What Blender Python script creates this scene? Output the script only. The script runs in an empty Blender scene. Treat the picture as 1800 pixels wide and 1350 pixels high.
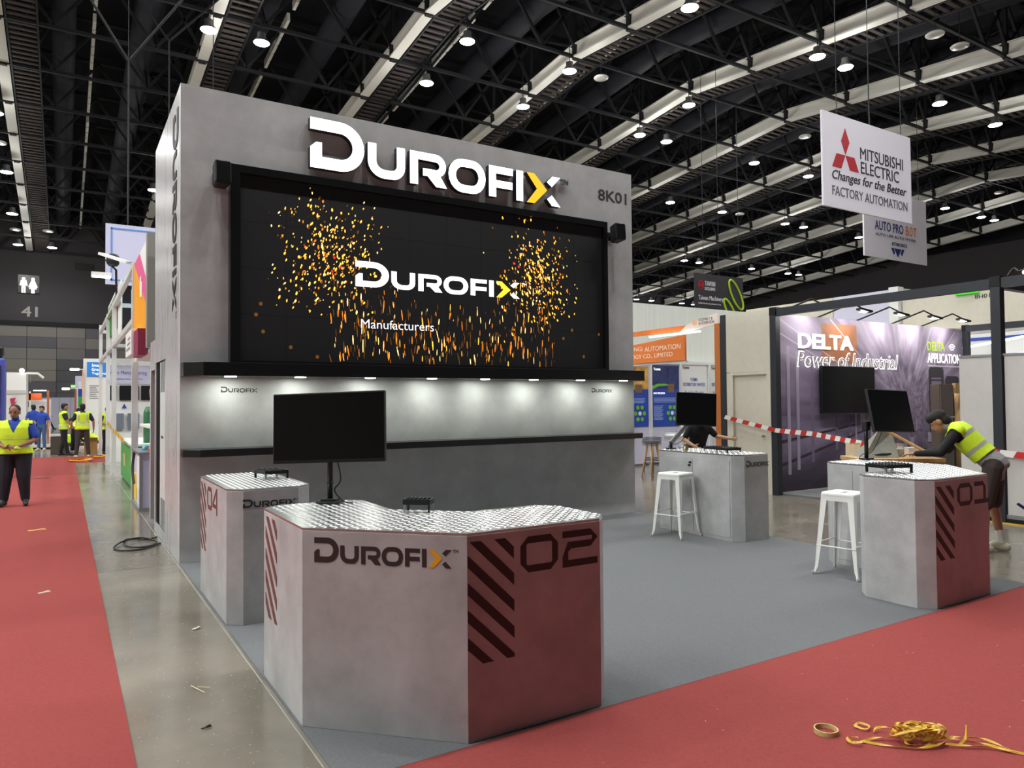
import bpy, math, random
from mathutils import Vector, Matrix, Euler
random.seed(11)
S = bpy.context.scene
COL = S.collection
R = math.radians

# ------------------------------------------------------------------ camera
YAW, PITCH, ROLL = R(31.654), R(1.453), R(-0.490)
fw = Vector((math.sin(YAW)*math.cos(PITCH), math.cos(YAW)*math.cos(PITCH), math.sin(PITCH)))
rt = Vector((math.cos(YAW), -math.sin(YAW), 0))
up = rt.cross(fw)
rt2 = rt*math.cos(ROLL) + up*math.sin(ROLL)
up2 = up*math.cos(ROLL) - rt*math.sin(ROLL)
cd = bpy.data.cameras.new('camera')
cd.sensor_width = 36; cd.sensor_fit = 'HORIZONTAL'; cd.lens = 1279.85/1800*36
cd.clip_start = .05; cd.clip_end = 400
cam = bpy.data.objects.new('camera', cd); COL.objects.link(cam)
cam.matrix_world = Matrix(((rt2.x, up2.x, -fw.x, 0), (rt2.y, up2.y, -fw.y, 0), (rt2.z, up2.z, -fw.z, 1.62), (0, 0, 0, 1)))
S.camera = cam

# ------------------------------------------------------------------ world, exposure
S.view_settings.view_transform = 'Standard'; S.view_settings.look = 'None'
S.view_settings.gamma = 1; S.view_settings.use_curve_mapping = False
S.view_settings.exposure = 0.16
W = bpy.data.worlds.new('world'); S.world = W; W.use_nodes = True
W.node_tree.nodes['Background'].inputs[0].default_value = (.9, .95, 1, 1)
W.node_tree.nodes['Background'].inputs[1].default_value = .05
LAMP_W = 1320.0        # one high-bay lamp
BEAM_FILL_W = 120.0        # added point light below each lamp, brightens the roof beams
PUCK_W = 3.0          # one puck light under the shelf
ARM_W = 14.0          # one arm spotlight

# ------------------------------------------------------------------ materials
def lin(c):
    if isinstance(c, str):
        c = [int(c[i:i+2], 16)/255 for i in (0, 2, 4)]
    return tuple(v/12.92 if v <= .04045 else ((v+.055)/1.055)**2.4 for v in c)
MATS = {}
def mat(name, col, rough=.5, metal=0, emit=0, noise=0, nscale=8, bump=0, bscale=60, stretch=None, rvar=0, coat=0, trans=0, alpha=1, detail=6, spec=.5):
    if name in MATS: return MATS[name]
    m = bpy.data.materials.new(name); m.use_nodes = True
    nt = m.node_tree; b = nt.nodes['Principled BSDF']
    c = lin(col)
    b.inputs['Base Color'].default_value = (*c, 1)
    b.inputs['Roughness'].default_value = rough
    b.inputs['Metallic'].default_value = metal
    b.inputs['Coat Weight'].default_value = coat
    b.inputs['Specular IOR Level'].default_value = spec
    b.inputs['Transmission Weight'].default_value = trans
    b.inputs['Alpha'].default_value = alpha
    if emit:
        b.inputs['Emission Color'].default_value = (*c, 1)
        b.inputs['Emission Strength'].default_value = emit
    if noise or bump or rvar:
        tc = nt.nodes.new('ShaderNodeTexCoord'); mp = nt.nodes.new('ShaderNodeMapping')
        nt.links.new(tc.outputs['Object'], mp.inputs[0])
        if stretch: mp.inputs['Scale'].default_value = stretch
        n = nt.nodes.new('ShaderNodeTexNoise'); n.inputs['Scale'].default_value = nscale; n.inputs['Detail'].default_value = detail
        n.inputs['Roughness'].default_value = .62
        nt.links.new(mp.outputs[0], n.inputs[0])
        if noise:
            r = nt.nodes.new('ShaderNodeValToRGB')
            r.color_ramp.elements[0].position = .3; r.color_ramp.elements[1].position = .72
            r.color_ramp.elements[0].color = (*[max(0, v*(1-noise)) for v in c], 1)
            r.color_ramp.elements[1].color = (*[min(1, v*(1+noise)) for v in c], 1)
            nt.links.new(n.outputs[0], r.inputs[0]); nt.links.new(r.outputs[0], b.inputs['Base Color'])
        if rvar:
            mr = nt.nodes.new('ShaderNodeMapRange'); mr.inputs[1].default_value = .3; mr.inputs[2].default_value = .7
            mr.inputs[3].default_value = max(.02, rough-rvar); mr.inputs[4].default_value = rough+rvar
            nt.links.new(n.outputs[0], mr.inputs[0]); nt.links.new(mr.outputs[0], b.inputs['Roughness'])
        if bump:
            n2 = nt.nodes.new('ShaderNodeTexNoise'); n2.inputs['Scale'].default_value = bscale; n2.inputs['Detail'].default_value = 3
            nt.links.new(mp.outputs[0], n2.inputs[0])
            bp = nt.nodes.new('ShaderNodeBump'); bp.inputs['Strength'].default_value = bump; bp.inputs['Distance'].default_value = .01
            nt.links.new(n2.outputs[0], bp.inputs['Height']); nt.links.new(bp.outputs[0], b.inputs['Normal'])
    if emit: m.cycles.emission_sampling = 'NONE' if emit > 4 else 'AUTO'
    MATS[name] = m
    return m
CONC = mat('grey concrete laminate', 'B0B1B1', .42, noise=.22, nscale=3.2, bump=.03, bscale=120, detail=9)
BRUSH = mat('grey concrete laminate satin', 'B4B5B5', .3, noise=.07, nscale=2.5, rvar=.06, stretch=(6, 6, .5), detail=8)
TOWERC = mat('lightened tower laminate', 'BEBFBF', .42, noise=.15, nscale=2.6, bump=.03, bscale=120, detail=9)  # counter laminate in a lighter tone, brightens the underlit tower face
FLOORM = mat('polished concrete', '7C766A', .17, noise=.36, nscale=.7, rvar=.09, bump=.012, bscale=9, detail=10)
SEAM = mat('pale joint filler', 'AFAEA6', .6)
RED = mat('red aisle carpet', '9A4A47', .95, noise=.1, nscale=60, bump=.5, bscale=420, spec=.1)
GREYC = mat('grey booth carpet', '757779', .95, noise=.12, nscale=80, bump=.5, bscale=480, spec=.1)
BLK = mat('satin black laminate', '121214', .28)
BLKM = mat('matt black plastic', '161617', .5)
BLKG = mat('black metal', '1B1C1E', .4, .3)
SCR = mat('monitor glass', '0A0A0B', .22)
DARKL = mat('dark lettering vinyl', '3A3432', .5)
DARKB = mat('brown black vinyl', '2E2324', .55)
YEL = mat('amber vinyl', 'E8A71C', .5)
PLATE = mat('aluminium tread plate', 'B6B8B8', .27, .9)
TREAD = mat('polished tread bars', 'F2F4F4', .3, .6)
ALU = mat('white aluminium profile', 'DADCD8', .4, .2)
GALU = mat('silver aluminium', 'A9ABAD', .35, .8)
WHITE = mat('white panel', 'E6E6E2', .55)
LILAC = mat('pale lilac panel', 'CFCDE0', .55)
CREAM = mat('cream panel', 'D6D0BF', .6, noise=.04)
WPAINT = mat('white painted steel', 'ECECE8', .32)
ROOF = mat('dark roof', '15171E', .85, noise=.3, nscale=.4)
STEEL = mat('dark roof steel', '1C1E23', .7)
DUCT = mat('dark duct', '272A35', .7)
BEAMM = mat('ivory painted beam', 'F6F5EE', .6)
SLAT = mat('brown grating', '4A413E', .75)
HOTW = mat('lit lamp lens', 'F8FAFF', .3, emit=22)
LETW = mat('lit white acrylic', 'FDFCFF', .4, emit=2.2)
LETY = mat('lit amber acrylic', 'FFC22E', .4, emit=.75)

# ------------------------------------------------------------------ mesh helpers
class MB:
    def __init__(s): s.v = []; s.f = []; s.m = []
    def add(s, vs, fs, mi=0):
        k = len(s.v); s.v += [Vector(q) for q in vs]
        s.f += [[i+k for i in q] for q in fs]; s.m += [mi]*len(fs); return s
    def box(s, x0, x1, y0, y1, z0, z1, mi=0):
        vs = [(x, y, z) for z in (z0, z1) for x, y in ((x0, y0), (x1, y0), (x1, y1), (x0, y1))]
        return s.add(vs, [(3, 2, 1, 0), (4, 5, 6, 7), (0, 1, 5, 4), (1, 2, 6, 5), (2, 3, 7, 6), (3, 0, 4, 7)], mi)
    def prism(s, poly, z0, z1, mi=0):
        n = len(poly)
        vs = [(x, y, z0) for x, y in poly] + [(x, y, z1) for x, y in poly]
        return s.add(vs, [tuple(range(n-1, -1, -1)), tuple(range(n, 2*n))] + [(i, (i+1) % n, n+(i+1) % n, n+i) for i in range(n)], mi)
    def slab(s, o, u, v, n, poly, d0, d1, mi=0):     # polygon in the frame o,u,v given thickness along n
        o, u, v, n = map(Vector, (o, u, v, n)); k = len(poly)
        vs = [o+u*a+v*b+n*d0 for a, b in poly] + [o+u*a+v*b+n*d1 for a, b in poly]
        return s.add(vs, [tuple(range(k-1, -1, -1)), tuple(range(k, 2*k))] + [(i, (i+1) % k, k+(i+1) % k, k+i) for i in range(k)], mi)
    def obox(s, c, ax, half, mi=0):                  # oriented box, ax = three unit axes
        c = Vector(c); ax = [Vector(a) for a in ax]
        vs = [c+ax[0]*half[0]*a+ax[1]*half[1]*b+ax[2]*half[2]*d for d in (-1, 1) for a, b in ((-1, -1), (1, -1), (1, 1), (-1, 1))]
        return s.add(vs, [(3, 2, 1, 0), (4, 5, 6, 7), (0, 1, 5, 4), (1, 2, 6, 5), (2, 3, 7, 6), (3, 0, 4, 7)], mi)
    def bar(s, a, b, w, h=None, mi=0):
        a, b = Vector(a), Vector(b); d = (b-a); L = d.length; d.normalize()
        x = d.cross(Vector((0, 0, 1)))
        if x.length < 1e-3: x = Vector((1, 0, 0))
        x.normalize(); z = x.cross(d)
        return s.obox((a+b)/2, (x, d, z), (w/2, L/2, (h or w)/2), mi)
    def tube(s, pts, r, n=8, mi=0, cap=True):
        pts = [Vector(q) for q in pts]; rs = r if isinstance(r, (list, tuple)) else [r]*len(pts)
        vs = []; prev = None
        for i, q in enumerate(pts):
            d = (pts[min(i+1, len(pts)-1)] - pts[max(i-1, 0)]).normalized()
            if prev is None:
                x = d.orthogonal().normalized()
            else:
                x = (prev - d*prev.dot(d)); x = x.normalized() if x.length > 1e-6 else d.orthogonal().normalized()
            prev = x; y = d.cross(x)
            vs += [q + (x*math.cos(2*math.pi*k/n)+y*math.sin(2*math.pi*k/n))*rs[i] for k in range(n)]
        fs = [(i*n+k, i*n+(k+1) % n, (i+1)*n+(k+1) % n, (i+1)*n+k) for i in range(len(pts)-1) for k in range(n)]
        if cap: fs += [tuple(range(n-1, -1, -1)), tuple(range((len(pts)-1)*n, len(pts)*n))]
        return s.add(vs, fs, mi)
    def lathe(s, c, prof, n=20, mi=0, ax=None):
        c = Vector(c); X, Y, Z = ax or (Vector((1, 0, 0)), Vector((0, 1, 0)), Vector((0, 0, 1)))
        vs = [c+(X*math.cos(2*math.pi*k/n)+Y*math.sin(2*math.pi*k/n))*r+Z*z for r, z in prof for k in range(n)]
        fs = [(i*n+k, i*n+(k+1) % n, (i+1)*n+(k+1) % n, (i+1)*n+k) for i in range(len(prof)-1) for k in range(n)]
        fs += [tuple(range(n-1, -1, -1)), tuple(range((len(prof)-1)*n, len(prof)*n))]
        return s.add(vs, fs, mi)
    def ball(s, c, r, n=12, m=8, mi=0, rot=None):
        c = Vector(c); r = r if isinstance(r, (tuple, list)) else (r, r, r); vs = []
        rot = rot or Matrix.Identity(3)
        for j in range(1, m):
            t = math.pi*j/m
            for k in range(n):
                p = 2*math.pi*k/n
                vs.append(c+rot@Vector((r[0]*math.sin(t)*math.cos(p), r[1]*math.sin(t)*math.sin(p), r[2]*math.cos(t))))
        vs += [c+rot@Vector((0, 0, r[2])), c+rot@Vector((0, 0, -r[2]))]
        fs = [(j*n+k, (j+1)*n+k, (j+1)*n+(k+1) % n, j*n+(k+1) % n) for j in range(m-2) for k in range(n)]
        a, b = len(vs)-2, len(vs)-1
        fs += [(a, k, (k+1) % n) for k in range(n)] + [(b, (m-2)*n+(k+1) % n, (m-2)*n+k) for k in range(n)]
        return s.add(vs, fs, mi)
    def mesh(s, name, mats, off=(0, 0, 0), smooth=False):
        me = bpy.data.meshes.new(name); o = Vector(off)
        me.from_pydata([q-o for q in s.v], [], s.f)
        for m in (mats if isinstance(mats, (list, tuple)) else [mats]): me.materials.append(m)
        me.polygons.foreach_set('material_index', s.m)
        if smooth: me.polygons.foreach_set('use_smooth', [True]*len(s.f))
        me.update(); return me
    def build(s, name, mats, parent=None, smooth=False, bevel=0, loc=None):
        if parent is not None: off = org(parent)
        elif loc is not None: off = Vector(loc)
        else:
            xs = [q.x for q in s.v]; ys = [q.y for q in s.v]
            off = Vector(((min(xs)+max(xs))/2, (min(ys)+max(ys))/2, min(q.z for q in s.v)))
        return link(name, s.mesh(name, mats, off, smooth), parent, off if parent is None else None, bevel, off)
ORG = {}
def org(o): return ORG.get(o.name, Vector((0, 0, 0)))
def link(name, me, parent=None, loc=None, bevel=0, origin=None):
    o = bpy.data.objects.new(name, me); COL.objects.link(o)
    if parent is not None: o.parent = parent
    if loc is not None: o.location = loc
    if bevel:
        m = o.modifiers.new('bevel', 'BEVEL'); m.width = bevel; m.segments = 2; m.limit_method = 'ANGLE'; m.angle_limit = R(40)
    ORG[o.name] = Vector(origin) if origin is not None else org(parent) if parent is not None else Vector((0, 0, 0))
    return o
def tag(o, label, cat, group=None, kind=None):
    if label: o['label'] = label
    if cat: o['category'] = cat
    if group: o['group'] = group
    if kind: o['kind'] = kind
    return o
def stru(o, label=None): o['kind'] = 'structure'; o['label'] = label or ''; return o
def thing(name, label, cat, loc=(0, 0, 0), group=None):
    o = bpy.data.objects.new(name, None); COL.objects.link(o); o.location = loc; o.empty_display_size = .1
    ORG[o.name] = Vector(loc)
    return tag(o, label, cat, group)
def copy_tree(o, parent=None):
    c = o.copy(); COL.objects.link(c); c.parent = parent
    for ch in list(o.children): copy_tree(ch, c)
    return c
def place(o, loc, rz=0): o.location = loc; o.rotation_euler = (0, 0, rz); return o
def arealight(name, parent, pos, power, size, color=(1, 1, 1), direction=(0, 0, -1), spread=180, spot=None):
    L = bpy.data.lights.new(name, 'POINT' if spot == 360 else 'SPOT' if spot else 'AREA')
    L.energy = power; L.color = color
    if spot == 360: L.shadow_soft_size = size
    elif spot: L.spot_size = R(spot); L.spot_blend = .55; L.shadow_soft_size = size
    else: L.shape = 'DISK'; L.size = size; L.spread = R(spread)
    o = bpy.data.objects.new(name, L); COL.objects.link(o); o.parent = parent
    o.location = Vector(pos)-org(parent)
    o.rotation_euler = Vector(direction).to_track_quat('-Z', 'Y').to_euler()
    return o

# flat shapes with holes and lettering, through curve fill
def fill(loops, depth):
    cu = bpy.data.curves.new('shape', 'CURVE'); cu.dimensions = '2D'; cu.fill_mode = 'BOTH'; cu.extrude = depth/2
    for lp in loops:
        sp = cu.splines.new('POLY'); sp.points.add(len(lp)-1); sp.use_cyclic_u = True
        for p, (a, b) in zip(sp.points, lp): p.co = (a, b, 0, 1)
    return curve_data(cu)
def curve_data(cu):
    ob = bpy.data.objects.new('tmp', cu); COL.objects.link(ob)
    dg = bpy.context.evaluated_depsgraph_get(); dg.update()
    me = bpy.data.meshes.new_from_object(ob.evaluated_get(dg))
    vs = [tuple(q.co) for q in me.vertices]; fs = [tuple(p.vertices) for p in me.polygons]
    bpy.data.objects.remove(ob); bpy.data.meshes.remove(me); bpy.data.curves.remove(cu)
    return vs, fs
TXT = {}
def textdata(t, shear=0, bold=0, depth=.02):
    key = (t, shear, bold)
    if key not in TXT:
        cu = bpy.data.curves.new('text', 'FONT'); cu.body = t; cu.size = 1; cu.extrude = .01; cu.shear = shear; cu.offset = bold; cu.resolution_u = 3
        TXT[key] = curve_data(cu)
    return TXT[key]
def put(vs, o, u, v, n, su, sv, dn):
    o, u, v, n = map(Vector, (o, u, v, n))
    return [o+u*(a*su)+v*(b*sv)+n*(c*dn) for a, b, c in vs]
def text(t, parent, o, u, v, h, mt, w=None, depth=.003, shear=0, bold=0, name='lettering'):
    vs, fs = textdata(t, shear, bold)
    x0 = min(q[0] for q in vs); x1 = max(q[0] for q in vs); z0 = min(q[1] for q in vs); z1 = max(q[1] for q in vs)
    sv = h/(z1-z0); su = (w/(x1-x0)) if w else sv
    vs = [(a-x0, b-z0, c*50+.5) for a, b, c in vs]
    u, v = Vector(u), Vector(v)
    mb = MB().add(put(vs, o, u, v, u.cross(v), su, sv, depth), fs)
    return mb.build(name, mt, parent)
def arc(cx, cy, rx, ry, a0, a1, n=10, e=1.0):
    return [(cx+rx*math.cos(R(a0+(a1-a0)*i/n)), cy+ry*math.sin(R(a0+(a1-a0)*i/n))) for i in range(n+1)]
def glyphs():
    h = .71; s = .185
    G = {}
    G['D'] = (0, [[(0, 1), (.60, 1)] + arc(.60, .5, .513, .5, 90, -90, 18)[1:] + [(0, 0), (0, .41), (.12, .52), (.235, .52), (.235, .235)] +
                  arc(.60, .5, .27, .265, -90, 90, 14) + [(0, .765)]])
    w = .827
    G['U'] = (1.192, [[(0, h), (0, .34)] + arc(.36, .34, .36, .34, 180, 270, 8)[1:] + arc(w-.30, .30, .30, .30, 270, 360, 8)[1:] + [(w, h), (w-s, h), (w-s, .31)] +
                      arc(w-.31, .31, .125, .125, 0, -90, 5)[1:] + arc(.37, .355, .185, .17, 270, 180, 6) + [(s, h)]])
    w = .873
    G['R'] = (2.132, [[(0, 0), (0, h), (.60, h)] + arc(.60, .46, .25, .25, 90, -62, 10)[1:] + [(w, 0), (w-.26, 0), (.41, .21), (.30, .21), (.30, .37), (.61, .37)] +
                      arc(.61, .455, .085, .085, -90, 90, 6)[1:] + [(s, h-.165), (s, 0)]])
    w = .933
    G['O'] = (3.046, [arc(.34, .355, .34, .375, 90, 270, 10) + arc(w-.34, .355, .34, .375, 270, 450, 10),
                      arc(.36, .355, .18, .20, 270, 90, 8) + arc(w-.36, .355, .18, .20, 90, -90, 8)])
    G['F'] = (4.069, [[(0, 0), (0, h), (.638, h), (.638, h-.165), (s, h-.165), (s, .39), (.625, .39), (.625, .22), (s, .22), (s, 0)]])
    G['I'] = (4.80, [[(0, 0), (0, h), (s, h), (s, 0)]])
    G['>'] = (5.083, [[(0, h), (.22, h), (.582, .355), (.22, 0), (0, 0), (.29, .355)]])
    G['x'] = (5.60, [[(.22, h), (.446, h), (.20, .455), (.06, .56)]])
    G['y'] = (5.60, [[(.06, .15), (.20, .255), (.446, 0), (.20, 0)]])
    return {k: (x, fill(L, .02)) for k, (x, L) in G.items()}
GLY = glyphs()
def logo(parent, o, u, v, dh, m1, m2, depth=.003, su=None, tm=True, name='logo', split=None, back=None):
    u, v = Vector(u), Vector(v); n = u.cross(v); su = su or dh
    for k, (x, (vs, fs)) in GLY.items():
        vv = put([(a+x, b, c*50+.5) for a, b, c in vs], o, u, v, n, su, dh, depth)
        if split:
            mb = MB().add(vv, fs)
            lo = min((q-Vector(o)).dot(n) for q in mb.v)
            mb.m = [0 if sum((mb.v[i]-Vector(o)).dot(n) for i in f)/len(f) > depth*.9 else 1 for f in mb.f]
            mb.build(split, [m2 if k == '>' else m1, back], parent)
        else: MB().add(vv, fs).build(name+'_letter', m2 if k == '>' else m1, parent)
    if tm: text('TM', parent, Vector(o)+u*(6.12*su)+v*(.60*dh), u, v, .12*dh, m1 if not split else MATS['silver aluminium'], w=.22*su, depth=depth*.6, name='trademark')
UX, UY, UZ = Vector((1, 0, 0)), Vector((0, 1, 0)), Vector((0, 0, 1))

# ------------------------------------------------------------------ floor and carpets
fl = MB().box(-24, 82, -22, 72.5, -.3, -.006).build('floor', SEAM); stru(fl)
sm = MB().box(-2.995, 2.995, -2.995, 2.995, -.006, 0).mesh('concrete_slab', FLOORM)
for i in range(-4, 14):
    for j in range(-5, 11):
        o = link('concrete_slab', sm, fl, Vector((1.0+6*i+3, 8.16+6*j-3, 0))-org(fl))
        o['kind'] = 'structure'
tag(MB().box(-3.9, .29, -1.6, 27.5, 0, .006).build('aisle_carpet', RED), 'long red aisle carpet running past the left side of the booth', 'carpet')
tag(MB().box(.62, 40, -1.6, 3.06, 0, .006).build('aisle_carpet', RED), 'red aisle carpet in front of the grey booth with yellow strapping lying on it', 'carpet')
tag(MB().box(.29, 9.5, 24.2, 27.5, 0, .006).build('aisle_carpet', RED), 'red cross aisle carpet far behind where the workers in vests stand', 'carpet')
gc = MB().prism([(1.02, 3.06), (7.16, 3.06), (7.16, 8.16), (1.02, 8.16)], 0, .007).build('booth_carpet', GREYC)
tag(gc, 'dark grey carpet covering the floor of the concrete look booth', 'carpet')
tag(MB().box(10.47, 16.5, 5.2, 8.28, 0, .03).build('booth_carpet', GREYC), 'grey carpet inside the black framed booth with printed backdrop', 'carpet')

# ------------------------------------------------------------------ hall shell
def zr(y): return 18.4-.0885*abs(y-28.16)
ROWS = [28.16+3.98*k for k in range(-8, 12)]
BX = [-10.3+7.87*k for k in range(0, 12)]
ce = MB()
for y0, y1 in ((-22, 28.16), (28.16, 72.5)):
    za, zb = zr(y0)+3.6, zr(y1)+3.6
    ce.add([(-24, y0, za), (82, y0, za), (82, y1, zb), (-24, y1, zb), (-24, y0, za+.3), (82, y0, za+.3), (82, y1, zb+.3), (-24, y1, zb+.3)],
           [(0, 1, 2, 3), (7, 6, 5, 4), (0, 4, 5, 1), (2, 6, 7, 3)])
ceil = ce.build('ceiling', ROOF, loc=(29, 28.16, 22.0)); stru(ceil)
def cpart(mb, name, m, smooth=False): return mb.build(name, m, ceil, smooth)
# ivory beams, one piece for every bay
def beammesh(sgn):
    L = 3.98; dz = sgn*.0885*L; mb = MB()
    a, b = Vector((0, .12, 0)), Vector((0, L-.12, dz*(L-.24)/L))
    for cx, cz, w, h in ((0, 0, .46, .07), (0, .32, .06, .6), (0, .64, .30, .06)):
        mb.bar(a+Vector((cx, 0, cz)), b+Vector((cx, 0, cz)), w, h)
    return mb.mesh('roof_beam', BEAMM)
bm_up, bm_dn = beammesh(1), beammesh(-1)
def hangmesh():
    return MB().box(-.16, .16, -.09, .09, -.12, 1.0).box(-.07, .07, -.07, .07, 1.0, 3.2).mesh('hanger', STEEL)
hm = hangmesh()
for bi, x in enumerate(BX[1:]):
    for k, y in enumerate(ROWS):
        if y > 11 or bi > 4:
            if k < len(ROWS)-1:
                o = link('roof_beam', bm_up if y < 28 else bm_dn, ceil, Vector((x, y, zr(y)))-org(ceil)); o['kind'] = 'structure'
            o = link('hanger', hm, ceil, Vector((x, y, zr(y)))-org(ceil)); o['kind'] = 'structure'
# long upper ivory strips between the trusses
for x in BX[1:9]:
    mb = MB()
    for k in range(4, len(ROWS)-1):
        y0, y1 = ROWS[k], ROWS[k+1]
        for q in range(5):
            if (q*3+k+int(x)) % 7 in (0,): continue
            a = y0+(y1-y0)*(q+.04)/5; b = y0+(y1-y0)*(q+.9)/5
            mb.bar((x-4.3, a, zr(a)+2.2), (x-4.3, b, zr(b)+2.2), .14, .40)
    cpart(mb, 'upper_strip', BEAMM)
# cross trusses: bottom tie, top chord, zigzag
for y in ROWS[3:]:
    mb = MB(); z = zr(y)
    mb.bar((-20, y, z+.02), (80, y, z+.02), .13, .15)
    cpart(mb, 'tie_rod', STEEL)
    mb = MB()
    mb.bar((-20, y, z+2.9), (80, y, z+2.9), .2, .2)
    x = -18.17
    while x < 76:
        mb.bar((x, y, z+2.8), (x+1.97, y, z+.1), .12); mb.bar((x+1.97, y, z+.1), (x+3.935, y, z+2.8), .12)
        if int(x) % 2: mb.bar((x+1.97, y, z+.1), (x+1.97, y+1.99, z+2.7), .09)
        x += 3.935
    cpart(mb, 'truss', STEEL)
# lengthwise trusses beside each beam and big ducts
for i, x in enumerate(BX[1:10]):
    mb = MB()
    for k in range(3, len(ROWS)-1):
        y0, y1 = ROWS[k], ROWS[k+1]; z0, z1 = zr(y0), zr(y1)
        mb.bar((x-1.5, y0, z0+2.9), (x-1.5, y1, z1+2.9), .14)
        mb.bar((x+1.9, y0, z0+2.4), (x+1.9, y1, z1+2.4), .12)
        mb.bar((x, y0, z0+.4), (x-1.5, y0, z0+2.9), .12); mb.bar((x, y0, z0+.4), (x+1.9, y0, z0+2.4), .1)
        mb.bar((x, y0, z0+.5), (x-1.5, y1, z1+2.9), .09); mb.bar((x+1.9, y0, z0+2.4), (x+.1, y1, z1+.6), .09)
        mb.bar((x+.3, y0, z0+3.1), (x+.3, y1, z1+3.1), .35, .5)
    cpart(mb, 'truss', STEEL)
    ys = [8, 28.16, 72]
    for dx, rr in ((2.35, .5), (5.6, .55)):
        cpart(MB().tube([(x+dx, y, zr(y)+1.9) for y in ys], rr, 14), 'air_duct', DUCT, True)
# grating walkway on the right of each beam
slm = MB().box(-.5, .5, -.085, .085, -.03, .03).mesh('walkway_slat', SLAT)
for i, x in enumerate(BX[1:10]):
    mb = MB(); st = MB()
    for k in range(4, len(ROWS)-1):
        y0, y1 = ROWS[k], ROWS[k+1]; z0, z1 = zr(y0)+.02, zr(y1)+.02
        for dx in (.32, 1.42): mb.bar((x+dx, y0+.1, z0), (x+dx, y1-.1, z1), .07, .16)
        for q in range(9):
            yy = y0+(q+.7)*3.98/9.6; zz = z0+(z1-z0)*(yy-y0)/3.98
            if i < 3 and k > 4 and (i or k > 6):
                o = link('walkway_slat', slm, ceil, Vector((x+.87, yy, zz))-org(ceil)); o['kind'] = 'structure'
            else: st.obox((x+.87, yy, zz), (UX, UY, UZ), (.5, .085, .03))
    cpart(mb, 'walkway_rail', STEEL)
    if st.v: cpart(st, 'walkway_grating', SLAT)['kind'] = 'stuff'
# hall walls
HW = mat('dark upper wall', '4B484B', .8, noise=.06, nscale=.2)
wb = MB().box(-24, 82, 72.5, 72.9, 0, 19).build('wall_back', HW); stru(wb)
MB().box(-24, 82, 72.3, 72.5, 8.35, 8.72).build('ledge', mat('black ledge', '1A191B', .7), wb)
PG = [mat('wall panel grey %d' % i, c, .7) for i, c in enumerate(('928D88', '868180', '706E74', '68676A', '98938A'))]
rows_ = ['0002', '2210', '0013', '4433', '4433', '2233', '3333', '1133', '1133']
for r, rw in enumerate(rows_):
    for c in range(-3, 5):
        ch = rw[(c+3) % 4] if c < 0 else rw[min(c, 3)] if c < 4 else '1'
        x0 = -4.7+2.1*c; z1 = 8.35-.93*r
        MB().box(x0+.02, x0+2.08, 72.4, 72.5, z1-.91, z1).build('wall_panel', PG[int(ch)], wb)
wr = MB().box(81, 81.5, -22, 72.5, 0, 17.4).build('wall_right', HW); stru(wr)
MB().box(81, 81.6, -22, 72.5, 17.4, 23).build('upper_fascia', ROOF, wr)
wl = MB().box(-24.4, -24, -22, 72.5, 0, 20).build('wall_left', mat('pale side wall', '77736F', .7)); stru(wl)
# signs on the back wall
toi = thing('toilet_sign', 'lit toilet sign with two figures high on the dark back wall', 'sign', (-2.56, 72.4, 11.2))
MB().box(-3.25, -1.75, 72.36, 72.48, 11.05, 12.55).build('backing', BLK, toi)
for x, d in ((-2.85, 0), (-2.2, 1)):
    mb = MB().lathe((x, 72.33, 12.22), [(.0, -.01), (.13, -.01), (.13, .01), (0, .01)], 14, ax=(UX, UZ, UY))
    body = [(-.2, .55), (.2, .55), (.28, .1), (.18, .1), (.14, .35), (.14, -.5), (.02, -.5), (.02, -.05), (-.02, -.05), (-.02, -.5), (-.14, -.5), (-.14, .35), (-.18, .1), (-.28, .1)]
    if d: body = [(-.12, .55), (.12, .55), (.33, .0), (.22, -.02), (.28, -.15), (.12, -.15), (.12, -.5), (-.12, -.5), (-.12, -.15), (-.28, -.15), (-.22, -.02), (-.33, 0)]
    mb.slab((x, 72.34, 11.55), UX, UZ, UY*-1, body, -.01, .02)
    mb.build('figure', mat('lit sign figure', 'F2F6E0', .4, emit=1.1), toi)
n41 = thing('hall_number', 'large grey number 41 on the dark back wall under the toilet sign', 'sign', (-2.1, 72.45, 9.1))
text('41', n41, (-3.0, 72.47, 9.1), UX, UZ, .85, mat('pale grey sign paint', 'B9B6B0', .6), w=1.15, depth=.04, bold=.02)
n42 = thing('hall_number', 'small grey number 41 low on the panelled back wall', 'sign', (-3.0, 72.3, 3.6))
text('41', n42, (-2.9, 72.38, 3.6), UX, UZ, .6, MATS['pale grey sign paint'], w=.6, depth=.03)
vt = MB().box(.8, 2.15, 72.38, 72.5, 13.3, 13.9)
for i in range(5): vt.box(.85, 2.1, 72.34, 72.38, 13.34+.11*i, 13.40+.11*i)
tag(vt.build('air_vent', BLKM), 'dark rectangular air vent high on the back wall', 'vent')
e2 = thing('exit_sign', 'tiny green exit sign low on the panelled back wall', 'sign', (.9, 72.2, 3.2))
MB().box(.55, 1.15, 72.3, 72.42, 3.2, 3.42).build('panel', mat('lit green sign', '9BE88C', .4, emit=.9), e2)

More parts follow.
